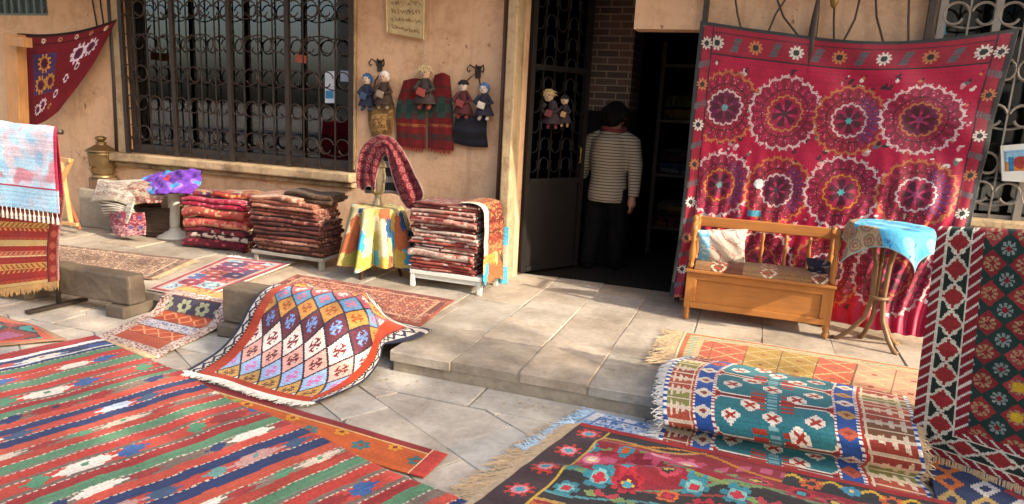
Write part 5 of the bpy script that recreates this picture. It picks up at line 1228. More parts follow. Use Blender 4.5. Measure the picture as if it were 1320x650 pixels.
# folding wooden easel
ez = thing('wooden_easel', (-6.2, 4.9, SW), 'light wooden folding easel leaning behind the left rack', 'easel'); W_L = wood('light easel wood', '#b48a58', .55, (30, 30, 3))
for a, b, Y in (((92, 206), (66, 262), 4.75), ((78, 205), (92, 292), 4.85)):
    p, r_ = P(*a, Y=Y), P(*b, Y=Y); d = (r_ - p); 
    if a == (92, 206): r_ = p + d * 1.5
    MB().bar(p, r_, .045, .02).build('leg', W_L, ez, bevel=.003)
p, r_ = P(70, 205, Y=4.72), P(90, 207, Y=4.72); MB().bar(p, r_, .025, .04).build('crossbar', W_L, ez, bevel=.003)
p, r_ = P(70, 286, Y=4.8), P(100, 290, Y=4.8); MB().bar(p, r_, .03, .03).build('crossbar', W_L, ez, bevel=.003)
p = P(80, 240, Y=5.0); r_ = P(103, 296, Y=5.0); MB().bar(p, r_, .03, .02).build('brace', wood('red brown brace', '#8a4a2a', .6), ez)
# wooden post with bracket that carries the maroon cloth
wp = thing('wooden_post', (-6.4, 4.72, 0), 'pale square wooden post with a short bracket holding the maroon cloth', 'post')
p0, p1 = P(19, 44, Y=4.95), P(24, 160, Y=4.95); d = (p1 - p0).normalized(); base_ = p0 + d * ((p0.z - SW) / -d.z); W_P = wood('raw post timber', '#b98450', .6, (30, 30, 2.5))
MB().bar(base_, p0, .17, .10, up=(0, 1, 0)).build('upright', W_P, wp, bevel=.006)
p = P(17, 53, Y=4.84); r_ = P(36, 55, Y=4.82); MB().bar(p, r_, .085, .09).build('bracket', W_P, wp, bevel=.005)
# basket with cloths
bq = P(190, 306, z=SW); bk = thing('basket', (bq.x, bq.y + .16, SW), 'dark wicker basket stuffed with cloths beside the white pedestal', 'basket'); W_W = plain('dark wicker', '#3a2a20', .7, var=.5, scale=30, bumpy=.6)
mb = MB(); n = 28; prof = [(.17, 0), (.2, .1), (.215, .22), (.23, .30), (.215, .302), (.2, .22), (.185, .1), (.16, .02)]
mb.lathe((bq.x, bq.y + .17, SW), prof, n); mb.build('body', W_W, bk, True)
mb = MB()
for k in range(8): mb.tube([(bq.x + (.178 + .0062 * k) * cos(t), bq.y + .17 + (.178 + .0062 * k) * sin(t), SW + .03 + k * .034) for t in np.linspace(0, 2 * pi, 25)[:-1]], .011, 6, closed=True)
mb.build('weave', W_W, bk, True)
rows = [((134, 246, 5.2), (160, 247, 5.22), (196, 243, 5.3)), ((128, 232, 5.18), (158, 233, 5.2), (190, 231, 5.3)), ((122, 246, 5.08), (152, 246, 5.04), (178, 252, 5.06)), ((118, 260, 5.05), (146, 259, 5.0), (172, 268, 5.02))]
sheet('cream_cloth', [[P(*p[:2], Y=p[2]) for p in r] for r in rows], mk_folded(['#b5a898', '#c9bfb0', '#a08a80', '#d0c6b8'], .035, .7, 2), .008, (.012, .14, 7, 5), .01, M_COT, label='cream cloth with faint stripes flopping over the left rim of the basket', cat='cloth', group='cloths stuffed in the basket')
rows = [((150, 234, 5.28), (180, 232, 5.3), (212, 238, 5.3)), ((150, 242, 5.1), (182, 240, 5.1), (214, 244, 5.12)), ((168, 258, 5.03), (190, 262, 5.0), (208, 262, 5.03))]
sheet('patterned_cloth', [[P(*p[:2], Y=p[2]) for p in r] for r in rows], mk_folded(['#a0685a', '#b8a08a', '#8e4a44', '#c2b29e'], .04, .9, 3), .008, (.012, .14, 7, 8), .01, M_COT, label='rosy speckled cloth heaped on the basket between cream cloth and pedestal', cat='cloth', group='cloths stuffed in the basket')
rows = [((128, 256, 5.06), (150, 262, 5.02), (172, 268, 5.04)), ((132, 270, 5.05), (154, 270, 4.98), (176, 280, 5.0)), ((134, 277, 5.06), (156, 280, 5.0), (168, 286, 5.02))]
sheet('striped_cloth', [[P(*p[:2], Y=p[2]) for p in r] for r in rows], mk_flat('#bdb2a2', '#4c4038', .035), .007, (.010, .12, 7, 2), .01, M_COT, label='white cloth with dark stripes spilling from the front of the basket', cat='cloth', group='cloths stuffed in the basket')
rows = [((142, 270, 5.04), (154, 272, 4.98), (168, 274, 4.96), (186, 274, 5.0)), ((143, 288, 5.02), (154, 289, 4.96), (170, 290, 4.97), (188, 290, 5.0)), ((146, 301, 5.01), (156, 305, 4.95), (171, 304, 4.97), (188, 303, 4.99))]
sheet('pink_cloth', [[P(*p[:2], Y=p[2]) for p in r] for r in rows], mk_folded(['#a04a58', '#6a2c38', '#5a5a90', '#c89a98'], .05, 1.0, 5), .008, (.012, .09, 6, 5), .01, M_COT, label='pink and violet flowered cloth hanging down the front of the basket', cat='cloth', group='cloths stuffed in the basket')
rows = [((165, 262, 4.98), (172, 262, 4.97)), ((160, 275, 4.97), (169, 276, 4.95)), ((158, 288, 4.97), (163, 289, 4.95))]
sheet('white_cloth', [[P(*p[:2], Y=p[2]) for p in r] for r in rows], mk_flat('#c2bbae', '#aaa090', .04), .008, (.005, .1, 5, 4), .008, M_COT, label='white rag corner hanging over the pink flowered cloth', cat='cloth', group='cloths stuffed in the basket')
pq = P(226, 306, z=SW); zt3 = P(226, 246, Y=pq.y).z; pd = thing('pedestal', (pq.x, pq.y, SW), 'white round pedestal stand under the purple cloth', 'pedestal')
MB().lathe((pq.x, pq.y, SW), [(.165, 0), (.17, .015), (.15, .03), (.11, .045), (.10, .06), (.06, .075), (.048, .1)], 28).build('base', M_WHT, pd, True)
MB().lathe((pq.x, pq.y, SW + .1), [(.047, 0), (.05, .05), (.056, (zt3 - SW) * .45), (.058, zt3 - SW - .14), (.09, zt3 - SW - .12)], 20).build('column', M_WHT, pd, True)
MB().lathe((pq.x, pq.y, zt3 - .025), [(.2, 0), (.22, .006), (.22, .018), (.2, .024)], 28).build('top', M_WHT, pd)
rows = [((186, 228, 5.32), (212, 222, 5.34), (236, 219, 5.34), (258, 219, 5.36)), ((182, 236, 5.2), (208, 233, 5.2), (238, 232, 5.2), (260, 234, 5.24)), ((182, 247, 5.1), (206, 244, 5.04), (232, 243, 5.04), (252, 244, 5.1)), ((184, 251, 5.09), (206, 250, 5.0), (228, 249, 5.0), (246, 250, 5.07))]
sheet('purple_cloth', [[P(*p[:2], Y=p[2]) for p in r] for r in rows], pat_purple, .006, (.026, .09, 9, 3), .01, M_COT, label='crumpled purple and blue cloth lying on the white pedestal', cat='cloth')
# ------------------------------------------------------------------ wooden bench with cushions
wbn = thing('wooden_bench', (.09, 5.18, SW), 'honey coloured wooden box bench with turned posts in front of the crimson hanging', 'bench')
W_B = wood('honey varnished wood', '#a86a2c', .55, (2.2, 30, 30)); W_BV = wood('honey varnished post', '#a86a2c', .5, (30, 30, 2.2)); bx0, bx1, yf, yb = -.40, .575, 5.0, 5.33
z0, z1 = .215, .475
mb = MB(); mb.box(((bx0 + bx1) / 2, yf + .022, (z0 + z1) / 2), (bx1 - bx0 - .06, .014, z1 - z0 - .03)); mb.build('front_panel', W_B, wbn)
mb = MB(); xm = (bx0 + bx1) / 2
mb.box((xm, yf + .012, z1 - .025), (bx1 - bx0 - .09, .026, .05)); mb.box((xm, yf + .012, z0 + .022), (bx1 - bx0 - .09, .026, .044))
for x in (bx0 + .06, bx1 - .06): mb.box((x, yf + .012, (z0 + z1) / 2), (.03, .026, z1 - z0 - .095))
mb.build('panel_frame', W_B, wbn, bevel=.004)
for x in (bx0 + .012, bx1 - .012): MB().box((x, (yf + yb) / 2, (z0 + z1) / 2), (.018, yb - yf - .05, z1 - z0)).build('side_panel', W_B, wbn)
mb = MB(); mb.box((xm, (yf + yb) / 2 - .012, z1 + .012), (bx1 - bx0 + .01, yb - yf + .02, .022)); mb.build('seat', W_B, wbn, bevel=.005)
for x in (bx0 + .025, bx1 - .025):
    for y in (yf + .022, yb):
        MB().lathe((x, y, SW), [(.012, 0), (.017, .01), (.021, .03), (.014, .05), (.024, .062), (.016, .075), (.026, .09), (.026, .094)], 14).build('leg', W_BV, wbn, True)
        MB().box((x, y, (z0 + z1) / 2), (.046, .046, z1 - z0 - .001)).build('corner_post', W_BV, wbn, bevel=.004)
        top = .86 if y < 5.1 else .83
        MB().lathe((x, y, z1 + .023), [(.022, 0), (.022, .03), (.014, .045), (.02, .06), (.024, .12), (.013, .19), (.021, .21), (.013, .225), (.022, .27), (.022, .33), (.012, top - z1 - .06), (.022, top - z1 - .035), (.018, top - z1 - .01), (.004, top - z1)], 14).build('arm_post', W_BV, wbn, True)
for x in (bx0 + .025, bx1 - .025): MB().bar((x, yf + .03, .80), (x, yb - .01, .80), .03, .025).build('arm_rail', W_B, wbn, bevel=.004)
mb = MB(); mb.box((xm, yb, .80), (bx1 - bx0 - .08, .026, .075)); mb.build('back_rail', W_B, wbn, bevel=.006)
for k in range(5):
    x = bx0 + .17 + k * (bx1 - bx0 - .34) / 4; MB().lathe((x, yb, z1 + .022), [(.011, 0), (.015, .04), (.009, .09), (.016, .14), (.009, .19), (.014, .23), (.010, .265)], 10).build('spindle', W_BV, wbn, True)
zc = z1 + .03
sheet('seat_kilim', [[(bx0 + .05, yf - .004, zc - .012), (xm, yf - .012, zc - .012), (bx1 - .05, yf - .004, zc - .012)], [(bx0 + .05, yf + .03, zc + .022), (xm, yf + .03, zc + .024), (bx1 - .05, yf + .03, zc + .022)], [(bx0 + .05, yf + .18, zc + .03), (xm, yf + .18, zc + .032), (bx1 - .05, yf + .18, zc + .03)], [(bx0 + .05, yb - .03, zc + .02), (xm, yb - .03, zc + .02), (bx1 - .05, yb - .03, zc + .02)]], pat_seat, .007, (.004, .2, 6, 2), .022, M_WOOL, label='brown kilim seat cover lying on the wooden bench', cat='seat cover')
def cushion(name, c, w, h, th, M, fn, label, mat=None):
    n = 44; u = np.linspace(-1, 1, n + 1); U, V = np.meshgrid(u, u); prof = np.power(np.clip((1 - np.abs(U) ** 2.6) * (1 - np.abs(V) ** 2.6), 0, 1), .45)
    pin = 1 - .10 * (1 - np.abs(U) ** 2) * np.abs(V) ** 3; pin2 = 1 - .10 * (1 - np.abs(V) ** 2) * np.abs(U) ** 3
    X, Z = U * w / 2 * pin2, V * h / 2 * pin; D = prof * th / 2 + .004 * np.sin(U * 9 + V * 5)
    M = np.array(M); c = np.array(c); obj = None
    Gs = []
    for s in (-1, 1): Gs.append(np.stack([X * s * -1, s * D, Z], -1) @ M.T + c)
    G = np.concatenate([Gs[0], Gs[1][:, ::-1] if False else Gs[1]], 1)
    # front and back share one mesh: two grids joined side by side
    def faces_rgb(sgn): uc, vc = (U[:-1, :-1] + 1) * w / 2, (V[:-1, :-1] + 1) * h / 2; return fn(uc if sgn < 0 else w - uc, vc, w, h) * (1 + RNG.normal(0, .06, uc.shape + (1,)))
    me_a = grid_mesh(name, Gs[0], faces_rgb(-1), (U + 1) * w / 2, (V + 1) * h / 2, mat or M_COT, None, 0)
    me_b = grid_mesh(name + '_tmp', Gs[1], faces_rgb(1), (U + 1) * w / 2, (V + 1) * h / 2, mat or M_COT, None, 0)
    import bmesh
    bm = bmesh.new(); ma, mb_ = me_a.data, me_b.data; mb_.transform(Matrix.Translation(me_b.location - me_a.location)); bm.from_mesh(ma); bm.from_mesh(mb_); bmesh.ops.remove_doubles(bm, verts=bm.verts, dist=.0015); bmesh.ops.recalc_face_normals(bm, faces=bm.faces); bm.to_mesh(ma); bm.free(); bpy.data.objects.remove(me_b)
    return tag(me_a, label, 'cushion')
def rot(*a):
    M = Matrix.Identity(3)
    for ax, d in a: M = M @ Matrix.Rotation(radians(d), 3, ax)
    return [list(r) for r in M]
pc_ = P(931, 310, Y=5.12); cushion('cushion', (pc_.x, 5.13, .655), .35, .30, .13, rot(('Z', 8), ('Y', -6), ('X', 24)), lambda U, V, w, h: pat_cushion(w - U, V, w, h), 'cream and rose patterned cushion with a blue edge leaning in the bench corner')
pc_ = P(1058, 350, Y=5.14); cushion('cushion', (pc_.x - .01, 5.17, .575), .17, .13, .10, rot(('Z', -30), ('X', 25)), lambda U, V, w, h: mk_folded(['#2f2b33', '#3a3440', '#6a2a30', '#8a7a70'], .05, .4, 3)(U, V, w, h), 'small dark cushion lying at the right end of the bench', M_WOOL)
# bistro table
bc = Vector((.83, 4.94, 0)); zt = P(1146, 288, Y=4.94).z - .01
bt_ = thing('bistro_table', (bc.x, bc.y, SW), 'round side table on curved bentwood legs beside the wooden bench', 'table'); W_BT = wood('bentwood', '#7a5a3c', .45, (30, 30, 3))
MB().lathe((bc.x, bc.y, zt - .03), [(.225, 0), (.24, .006), (.24, .02), (.23, .025)], 32).build('tabletop', W_BT, bt_)
for k, (ex_, ey_) in enumerate(((-.16, .08), (.10, -.05), (.13, .12), (-.03, .16))):
    p = lambda r_, z_: (bc.x + ex_ * r_, bc.y + ey_ * r_, z_)
    MB().tube([p(.95, zt - .04), p(.5, zt - .12), p(.28, zt - .26), p(.24, .45), p(.38, .32), p(.85, .2), p(1.25, SW + .012), p(1.45, SW + .012)], [.014, .015, .016, .016, .016, .016, .015, .013], 8).build('leg', W_BT, bt_, True)
MB().tube([(bc.x + .055 * cos(t), bc.y + .055 * sin(t), .47) for t in np.linspace(0, 2 * pi, 17)[:-1]], .011, 8, closed=True).build('ring', W_BT, bt_, True)
drape('blue_cloth', (bc.x, bc.y, zt), .235, .36, pat_bluecloth, .008, 6, 1.0, .12, rot=-.25, label='sky blue cloth with beige scrolled border draped over the round side table', cat='cloth', amp=.12)
# ------------------------------------------------------------------ on the wall
def flat_hang(px, Y): return [[P(*p, Y=Y) for p in r] for r in px]
tv = thing('tartan_vest', tuple(P(547, 95, Y=5.51)), 'red and green tartan vest with fringed hem hanging on the wall', 'vest')
def panel(rows, Y, seed):
    ctrl = [[P(*p, Y=Y - .02 * sin(pi * i / 2)) for i, p in enumerate(r)] for r in rows]
    o, G = sheet('front_panel', ctrl, pat_tartan, .006, (.006, .09, 6, seed, 0), .012, M_WOOL, tv)
    fringe(o, [Vector(p) for p in G[-1, ::4]], (0, -.1, -1), .035, M_FRR, .006, .0022, jit=.15)
panel((((521, 104), (536, 101), (546, 103)), ((512, 135), (532, 135), (549, 136)), ((511, 165), (531, 167), (549, 168)), ((512, 186), (531, 190), (549, 192))), 5.52, 3)
panel((((561, 97), (571, 94), (580, 98)), ((553, 132), (568, 132), (583, 133)), ((552, 165), (568, 166), (584, 167)), ((552, 190), (568, 193), (585, 194))), 5.52, 4)
def bag(corners, Y, fn, label, strap):
    (a, b, c, d) = corners; t = thing('cloth_bag', tuple(P(*a, Y=Y)), label, 'bag', 'bags hanging on the wall')
    ctrl = [[P(*a, Y=Y), lerp(P(*a, Y=Y), P(*b, Y=Y), .5) + Vector((0, -.03, 0)), P(*b, Y=Y)], [lerp(P(*a, Y=Y), P(*d, Y=Y), .5) + Vector((0, -.02, 0)), (P(*a, Y=Y) + P(*c, Y=Y)) / 2 + Vector((0, -.06, 0)), lerp(P(*b, Y=Y), P(*c, Y=Y), .5) + Vector((0, -.02, 0))], [P(*d, Y=Y), lerp(P(*d, Y=Y), P(*c, Y=Y), .5) + Vector((0, -.03, -.01)), P(*c, Y=Y)]]
    o, G = sheet('body', ctrl, fn, .007, (.004, .08, 5, 2), .02, M_WOOL, t)
    MB().tube([P(*p, Y=Y - .005) for p in strap], .007, 6).build('strap', plain('dark leather', '#3a2a22', .6), t, True); return t
bag(((475, 142), (509, 140), (506, 172), (480, 176)), 5.51, mk_persian('#7a5a34', '#5a4026', '#9a7a4c', .05, .06), 'tan quilted bag hanging below the left dolls', [(476, 143), (484, 104), (492, 92), (500, 104), (508, 141)])
bag(((588, 150), (628, 150), (629, 190), (586, 184)), 5.515, mk_flat('#0f1119', '#161c2a', .09), 'dark navy fringed bag hanging below the right dolls', [(589, 151), (602, 104), (616, 92), (626, 150)])
def hook(px, py, Y, label):
    t = thing('wall_hook', tuple(P(px, py, Y=Y)), label, 'hook', 'iron hooks on the wall'); c = P(px, py, Y=Y); mb = MB(); mb.box((c.x, Y + .02, c.z), (.05, .012, .10)); mb.build('plate', M_IRON, t, bevel=.003)
    for s in (-1, 0, 1): MB().tube([(c.x + s * .02, Y + .01, c.z + .03), (c.x + s * .06, Y - .02, c.z + .055), (c.x + s * .075, Y - .035, c.z + .02), (c.x + s * .065, Y - .03, c.z - .005), (c.x + s * .05, Y - .03, c.z + .01)], .007, 6).build('prong', M_IRON, t, True)
hook(488, 85, 5.52, 'black curled iron hook above the tan quilted bag'); hook(615, 93, 5.52, 'black curled iron hook above the navy bag')
def doll(px, y0, y1, Y, dress, trim, skin, hat, hatk, label, lean=0.0, wid=1.0):
    a, b = P(px, y0, Y=Y), P(px + lean, y1, Y=Y); H = a.z - b.z; x, z = b.x, b.z; lx = (a.x - b.x) / H
    t = thing('rag_doll', (x, Y, z), label, 'doll', 'rag dolls hung on show'); f = lambda h: (x + lx * h * H, Y, z + h * H); m = lambda c, k: plain('doll cloth ' + c, c, .9, var=.3, scale=30, bumpy=.3)
    w = H * .26 * wid
    MB().lathe(f(0.10), [(w * 1.05, 0), (w * 1.1, .01 * H), (w * .8, .18 * H), (w * .5, .34 * H), (w * .55, .46 * H), (w * .38, .56 * H), (w * .2, .6 * H)], 14, M=Matrix.Diagonal((1, .7, 1))).build('dress', m(dress, 0), t, True)
    for s in (-1, 1):
        MB().tube([Vector(f(.60)) + Vector((s * w * .4, -.005, 0)), Vector(f(.44)) + Vector((s * w * .95, -.02, 0)), Vector(f(.36)) + Vector((s * w * .35, -w * .75, 0))], [w * .24, w * .2, w * .15], 8).build('arm', m(dress, 0), t, True)
        MB().tube([Vector(f(.14)) + Vector((s * w * .38, 0, 0)), Vector(f(.05)) + Vector((s * w * .42, -.004, 0)), Vector(f(.0)) + Vector((s * w * .45, -w * .35, 0))], [w * .22, w * .2, w * .18], 8).build('leg', m(trim, 0), t, True)
    MB().box(Vector(f(.36)) + Vector((0, -w * .82, 0)), (w * .8, w * .25, H * .17), M=Matrix.Rotation(.3, 3, 'Y')).build('bundle', m(trim, 0), t, bevel=.006)
    hc = Vector(f(.79)); hr = H * .13; MB().ball(hc, hr, 14, 10, (1, .9, 1.1)).build('head', m(skin, 0), t, True)
    mb = MB()
    for s in (-1, 1): mb.ball(hc + Vector((s * hr * .36, -hr * .84, hr * .12)), hr * .12, 6, 5)
    mb.ball(hc + Vector((0, -hr * .93, -hr * .1)), hr * .1, 6, 5); mb.box(hc + Vector((0, -hr * .86, -hr * .42)), (hr * .45, .003, hr * .1)); mb.build('face', m('#2a1c18', 0), t)
    if hatk == 'shag':
        mb = MB(); r = random.Random(px)
        for k in range(70):
            d = Vector((r.gauss(0, 1), r.gauss(0, .8), abs(r.gauss(0, 1)) + .1)).normalized(); p = hc + d * hr * .9; mb.tube([p, p + d * hr * .5, p + d * hr * .8 + Vector((r.gauss(0, hr * .25), 0, -hr * .4))], [hr * .12, hr * .1, hr * .04], 4, caps=False)
        mb.build('hair', m(hat, 0), t)
    elif hatk == 'cap': MB().lathe(hc + Vector((0, hr * .08, hr * .25)), [(hr * 1.12, 0), (hr * 1.15, hr * .12), (hr * .95, hr * .55), (hr * .5, hr * .9), (hr * .1, hr)], 14).build('cap', m(hat, 0), t, True)
    else: MB().ball(hc + Vector((0, hr * .2, hr * .12)), hr * 1.14, 14, 8, (1, .92, 1.05)).build('headscarf', m(hat, 0), t, True)
    return t
doll(473, 92, 142, 5.49, '#1c2438', '#324a66', '#c9ac94', '#2f5a8a', 'scarf', 'doll in navy dress and blue headscarf, leftmost on the wall', 0, .9)
doll(495, 89, 140, 5.48, '#3e2a22', '#8a7a68', '#c2a088', '#d2ccc2', 'scarf', 'doll with white headscarf and brown dress beside the blue scarfed doll')
doll(548, 82, 140, 5.46, '#362c28', '#8e3c34', '#c2a080', '#c9b48a', 'shag', 'shaggy fair haired doll hanging in the middle of the tartan vest')
doll(597, 100, 152, 5.48, '#4c1c20', '#7a3430', '#cbb5a2', '#1a1616', 'cap', 'doll in black cap and red dress on the right hook')
doll(624, 104, 154, 5.48, '#262230', '#c2b8a4', '#d2bfae', '#4a6a94', 'scarf', 'doll with blue headscarf and pale bundle beside the black capped doll')
doll(706, 113, 165, 5.86, '#33262a', '#6a2f36', '#c2a684', '#c9b070', 'shag', 'blond doll hanging on the iron door grille', 6, .9)
doll(728, 120, 163, 5.88, '#2a2024', '#b08a58', '#c2a684', '#1e1818', 'cap', 'dark haired doll with a tan bundle hanging on the iron door grille', 0, .8)
mb = MB(); mb.tube([P(549, 46, Y=5.5), P(547, 62, Y=5.49), P(548, 84, Y=5.47)], .006, 5); cd = mb.build('cord', plain('pale cord', '#b8a68a', .9), None, True); tag(cd, 'pale twisted cord holding the shaggy haired doll', 'cord')
# brass plaque
A, B, C, D = P(499, -14, Y=5.50), P(548, -18, Y=5.50), P(547, 51, Y=5.50), P(500, 42, Y=5.50)
pl = thing('brass_plaque', tuple(C), 'engraved brass plaque in a thin frame hanging on the wall above the vest', 'plaque')
def slabq(q, th): q = [Vector(p) for p in q]; n = Vector((0, -th, 0)); return MB().add(q + [p + n for p in q], [(0, 1, 2, 3), (7, 6, 5, 4), (0, 4, 5, 1), (1, 5, 6, 2), (2, 6, 7, 3), (3, 7, 4, 0)])
M_PLQ = plain('worn brass sheet', '#c2a878', .45, .3, .3, 10, .3)
slabq((A, B, C, D), .012).build('plate', M_PLQ, pl)
mb = MB(); mb.tube([p + Vector((0, -.012, 0)) for p in (A, B, C, D)], .009, 6, closed=True); mb.build('frame', M_PLQ, pl)
mb = MB(); r = random.Random(5)
for k in range(5):
    s = .14 + k * .18; l0, r0 = lerp(A, D, s), lerp(B, C, s); t = .12
    while t < .88:
        wd = r.uniform(.04, .1); p = lerp(l0, r0, t) + Vector((0, -.015, 0)); q = lerp(l0, r0, min(.9, t + wd)) + Vector((0, -.015, 0)); hh = .022
        mb.tube([p + Vector((0, 0, r.uniform(-hh, hh))), lerp(p, q, .35) + Vector((0, 0, r.uniform(0, hh))), lerp(p, q, .7) + Vector((0, 0, r.uniform(-hh, 0))), q + Vector((0, 0, r.uniform(-hh, hh)))], .0035, 4); t += wd + .02
mb.build('lettering', plain('engraved line', '#9a7c50', .5, .3), pl)
# stickers
def sticker(px, Y, col, parent): 
    q = [P(*p, Y=Y) for p in px]; slabq(q, .002).build('sticker', plain('sticker ' + col, col, .5, var=.08), parent)
GY = WY + .094
sticker(((419, 92), (431, 92), (431, 112), (419, 112)), GY, '#d0d6dc', win); sticker(((419, 112.3), (431, 112.3), (431, 133), (419, 133)), GY, '#c9d4dc', win); sticker(((420, 117), (430, 117), (430, 127), (420, 127)), GY - .004, '#3a8ab8', win)
sticker(((381, 70), (395, 72), (395, 82), (381, 80)), GY, '#b8563a', win); sticker(((439, 91), (452, 92), (452, 106), (439, 105)), GY, '#9aa6b8', win)
q = [P(x, y, Y=WY - .085) for x, y in ((1289, 188), (1335, 184), (1335, 236), (1291, 233))]
sg = thing('framed_picture', tuple(q[3]), 'white framed colour picture fixed to the pale window grille on the right', 'picture')
slabq(q, .012).build('frame', M_WHT, sg); q = [P(x, y, Y=WY - .099) for x, y in ((1295, 195), (1335, 191), (1335, 219), (1296, 221))]
def pat_pic(U, V, w, h): img = base(U, '#7aa0b8'); put(img, V > h * .55, '#b8783a'); put(img, np.hypot(U - w * .5, V - h * .6) < h * .3, '#8a3a34'); put(img, (np.abs(U - w * .2) < w * .1) & (V > h * .3), '#2f6a94'); return img
sheet('print', [[q[0], q[1]], [q[3], q[2]]], pat_pic, .006, None, .002, M_COT, sg)
sticker(((1207, 24), (1219, 24), (1219, 45), (1207, 45)), GY, '#5ab4c4', rwin)
# ------------------------------------------------------------------ things behind the glass
def vase(px, py0, py1, Y, R, col, label):
    a, b = P(px, py1, Y=Y), P(px, py0, Y=Y); H = b.z - a.z; o = MB().lathe((a.x, Y, .932), [(R * .5, 0), (R * .8, .15 * H), (R, .45 * H), (R * .85, .7 * H), (R * .4, .85 * H), (R * .5, H), (R * .42, H), (R * .3, .86 * H)], 20).build('vase', plain('terracotta ' + col, col, .7), None, True)
    tag(o, label, 'vase', 'pottery behind the window')
vase(430, 180, 215, 5.9, .10, '#b8703a', 'orange clay vase behind the window bars, farthest right'); vase(447, 178, 216, 5.95, .11, '#a8602f', 'larger rust coloured vase at the window edge behind the bars')
vase(345, 192, 212, 5.9, .09, '#8a5a34', 'low brown pot behind the middle window bars')
o = MB().box((P(253, 195, Y=5.9).x, 5.9, 1.0), (.14, .12, .13)).build('wooden_box', wood('box wood', '#a5763f', .6), None, bevel=.004); tag(o, 'small pale wooden box on the ledge inside the window', 'box')
p = P(200, 150, Y=5.95); o, G = sheet('orange_cloth', [[(p.x - .08, 5.95, 2.1), (p.x, 5.92, 2.1), (p.x + .08, 5.95, 2.1)], [(p.x - .09, 5.95, 1.5), (p.x, 5.9, 1.5), (p.x + .09, 5.95, 1.5)], [(p.x - .1, 5.95, .95), (p.x, 5.9, .95), (p.x + .1, 5.95, .95)]], mk_flat('#b86a2f', '#a05a2a', .2), .02, (.01, .1, 5, 3), .006, M_COT, label='orange cloth hanging behind the left window bars', cat='cloth')
p = P(221, 150, Y=5.98); o = MB().ball((p.x + .05, 5.98, 1.07), .14, 16, 10, (1.1, .8, 1)).build('teal_bundle', plain('teal cotton', '#3f7a70', .9, var=.35, scale=14), None, True); tag(o, 'teal cloth bundle sitting on the ledge behind the window', 'bundle')
# shelf with dark carpets in the room
sh = thing('carpet_shelf', (-.6, 7.6, SW), 'dark wooden shelf of carpets at the back of the shop room', 'shelf'); W_S = wood('dark shelf wood', '#3a281c', .6)
for x in (-1.02, -.2): MB().box((x, 7.6, 1.2), (.04, .5, 2.16)).build('upright', W_S, sh)
for z in (.4, .95, 1.5, 2.05): MB().box((-.61, 7.6, z), (.78, .5, .03)).build('shelf_board', W_S, sh)
kk = 0; names = ['dark red', 'brown', 'deep blue', 'maroon', 'tan', 'olive']
for z in (.415, .965, 1.515):
    for j in range(2):
        folded((-.97, 7.38, z + j * .13), (-.25, 7.38, z + j * .13), .4, .12, 2, mk_folded([['#4a1a1c', '#5a2a24', '#7a4a3a', '#2a1416'], ['#3e2a20', '#4c3428', '#6a4c3a', '#2a1c16'], ['#1c2438', '#2a3450', '#5a5a60', '#141a28'], ['#40161e', '#54202a', '#7a4a44', '#260e14'], ['#5a4630', '#6a543a', '#7d6648', '#3a2e20'], ['#3a3a22', '#4a4a2c', '#6a6444', '#242414']][kk], .05, .6, kk), 90 + kk, names[kk] + ' carpet folded on the shelf in the dark room', 'folded_carpet', 'folded carpet', 'carpets on the inside shelf', .025); kk += 1
# ------------------------------------------------------------------ person walking into the shop
px_, py_ = -1.285, 6.38
per = thing('person', (px_, py_, SW), 'person in a striped long sleeved shirt seen from behind entering the dark doorway', 'person')
def remesh(o, vox, sm=3):
    r = o.modifiers.new('skin', 'REMESH'); r.mode = 'VOXEL'; r.voxel_size = vox; r.use_smooth_shade = True; s = o.modifiers.new('soft', 'SMOOTH'); s.factor = .5; s.iterations = sm
X = lambda x, y, z: (px_ + x, py_ + y, z)
mb = MB(); SK = plain('skin', '#8a5a42', .55, var=.12, scale=6)
mb.tube([X(0, 0, .80), X(0, 0, .98), X(0, .0, 1.2), X(0, 0, 1.36), X(0, .01, 1.44)], [.14, .13, .15, .12, .055], 16)
mb.tube([X(0, .01, 1.40), X(0, .02, 1.47), X(0, .03, 1.51)], [.058, .054, .06], 12); mb.ball(X(0, .045, 1.555), .093, 16, 12, (.86, 1.05, 1.22))
mb.ball(X(0, .15, 1.54), .016, 8, 6, (.8, 1, 1.3))
for s in (-1, 1):
    mb.ball(X(s * .082, .045, 1.545), .02, 8, 6, (.5, 1, 1.4)); mb.ball(X(s * .032, .132, 1.567), .013, 8, 6)
    st = .10 if s > 0 else -.12
    mb.tube([X(s * .085, 0, .86), X(s * .09, st * .45, .52 + .02), X(s * .09, st * .6 - .03, .22), X(s * .09, st * .6 - .03, SW + .05)], [.085, .062, .045, .04], 12)
    mb.tube([X(s * .09, st * .6 - .06, SW + .035), X(s * .095, st * .6 + .08, SW + .028), X(s * .1, st * .6 + .15, SW + .025)], [.035, .04, .028], 10)
    sw_ = -.06 * s
    mb.tube([X(s * .17, 0, 1.36), X(s * .225, -.015, 1.12), X(s * .24, sw_, .90), X(s * .24, sw_ * 1.2, .82)], [.05, .044, .032, .028], 12)
    mb.tube([X(s * .24, sw_ * 1.2, .83), X(s * .242, sw_ * 1.25, .775), X(s * .242, sw_ * 1.2, .745)], [.028, .036, .03], 10)
    for k, (dy, L) in enumerate(((-.03, .06), (-.01, .075), (.01, .07), (.028, .055))):
        q = X(s * .244, sw_ * 1.2 + dy, .75); mb.tube([q, (q[0] - s * .004, q[1], q[2] - L * .6), (q[0] - s * .02, q[1] + .004, q[2] - L)], [.0095, .009, .008], 8)
    q = X(s * .235, sw_ * 1.2 + .03, .79); mb.tube([q, (q[0] - s * .02, q[1] + .03, q[2] - .03), (q[0] - s * .024, q[1] + .034, q[2] - .06)], [.012, .011, .009], 8)
body = mb.build('body', SK, per, True); remesh(body, .008, 2)
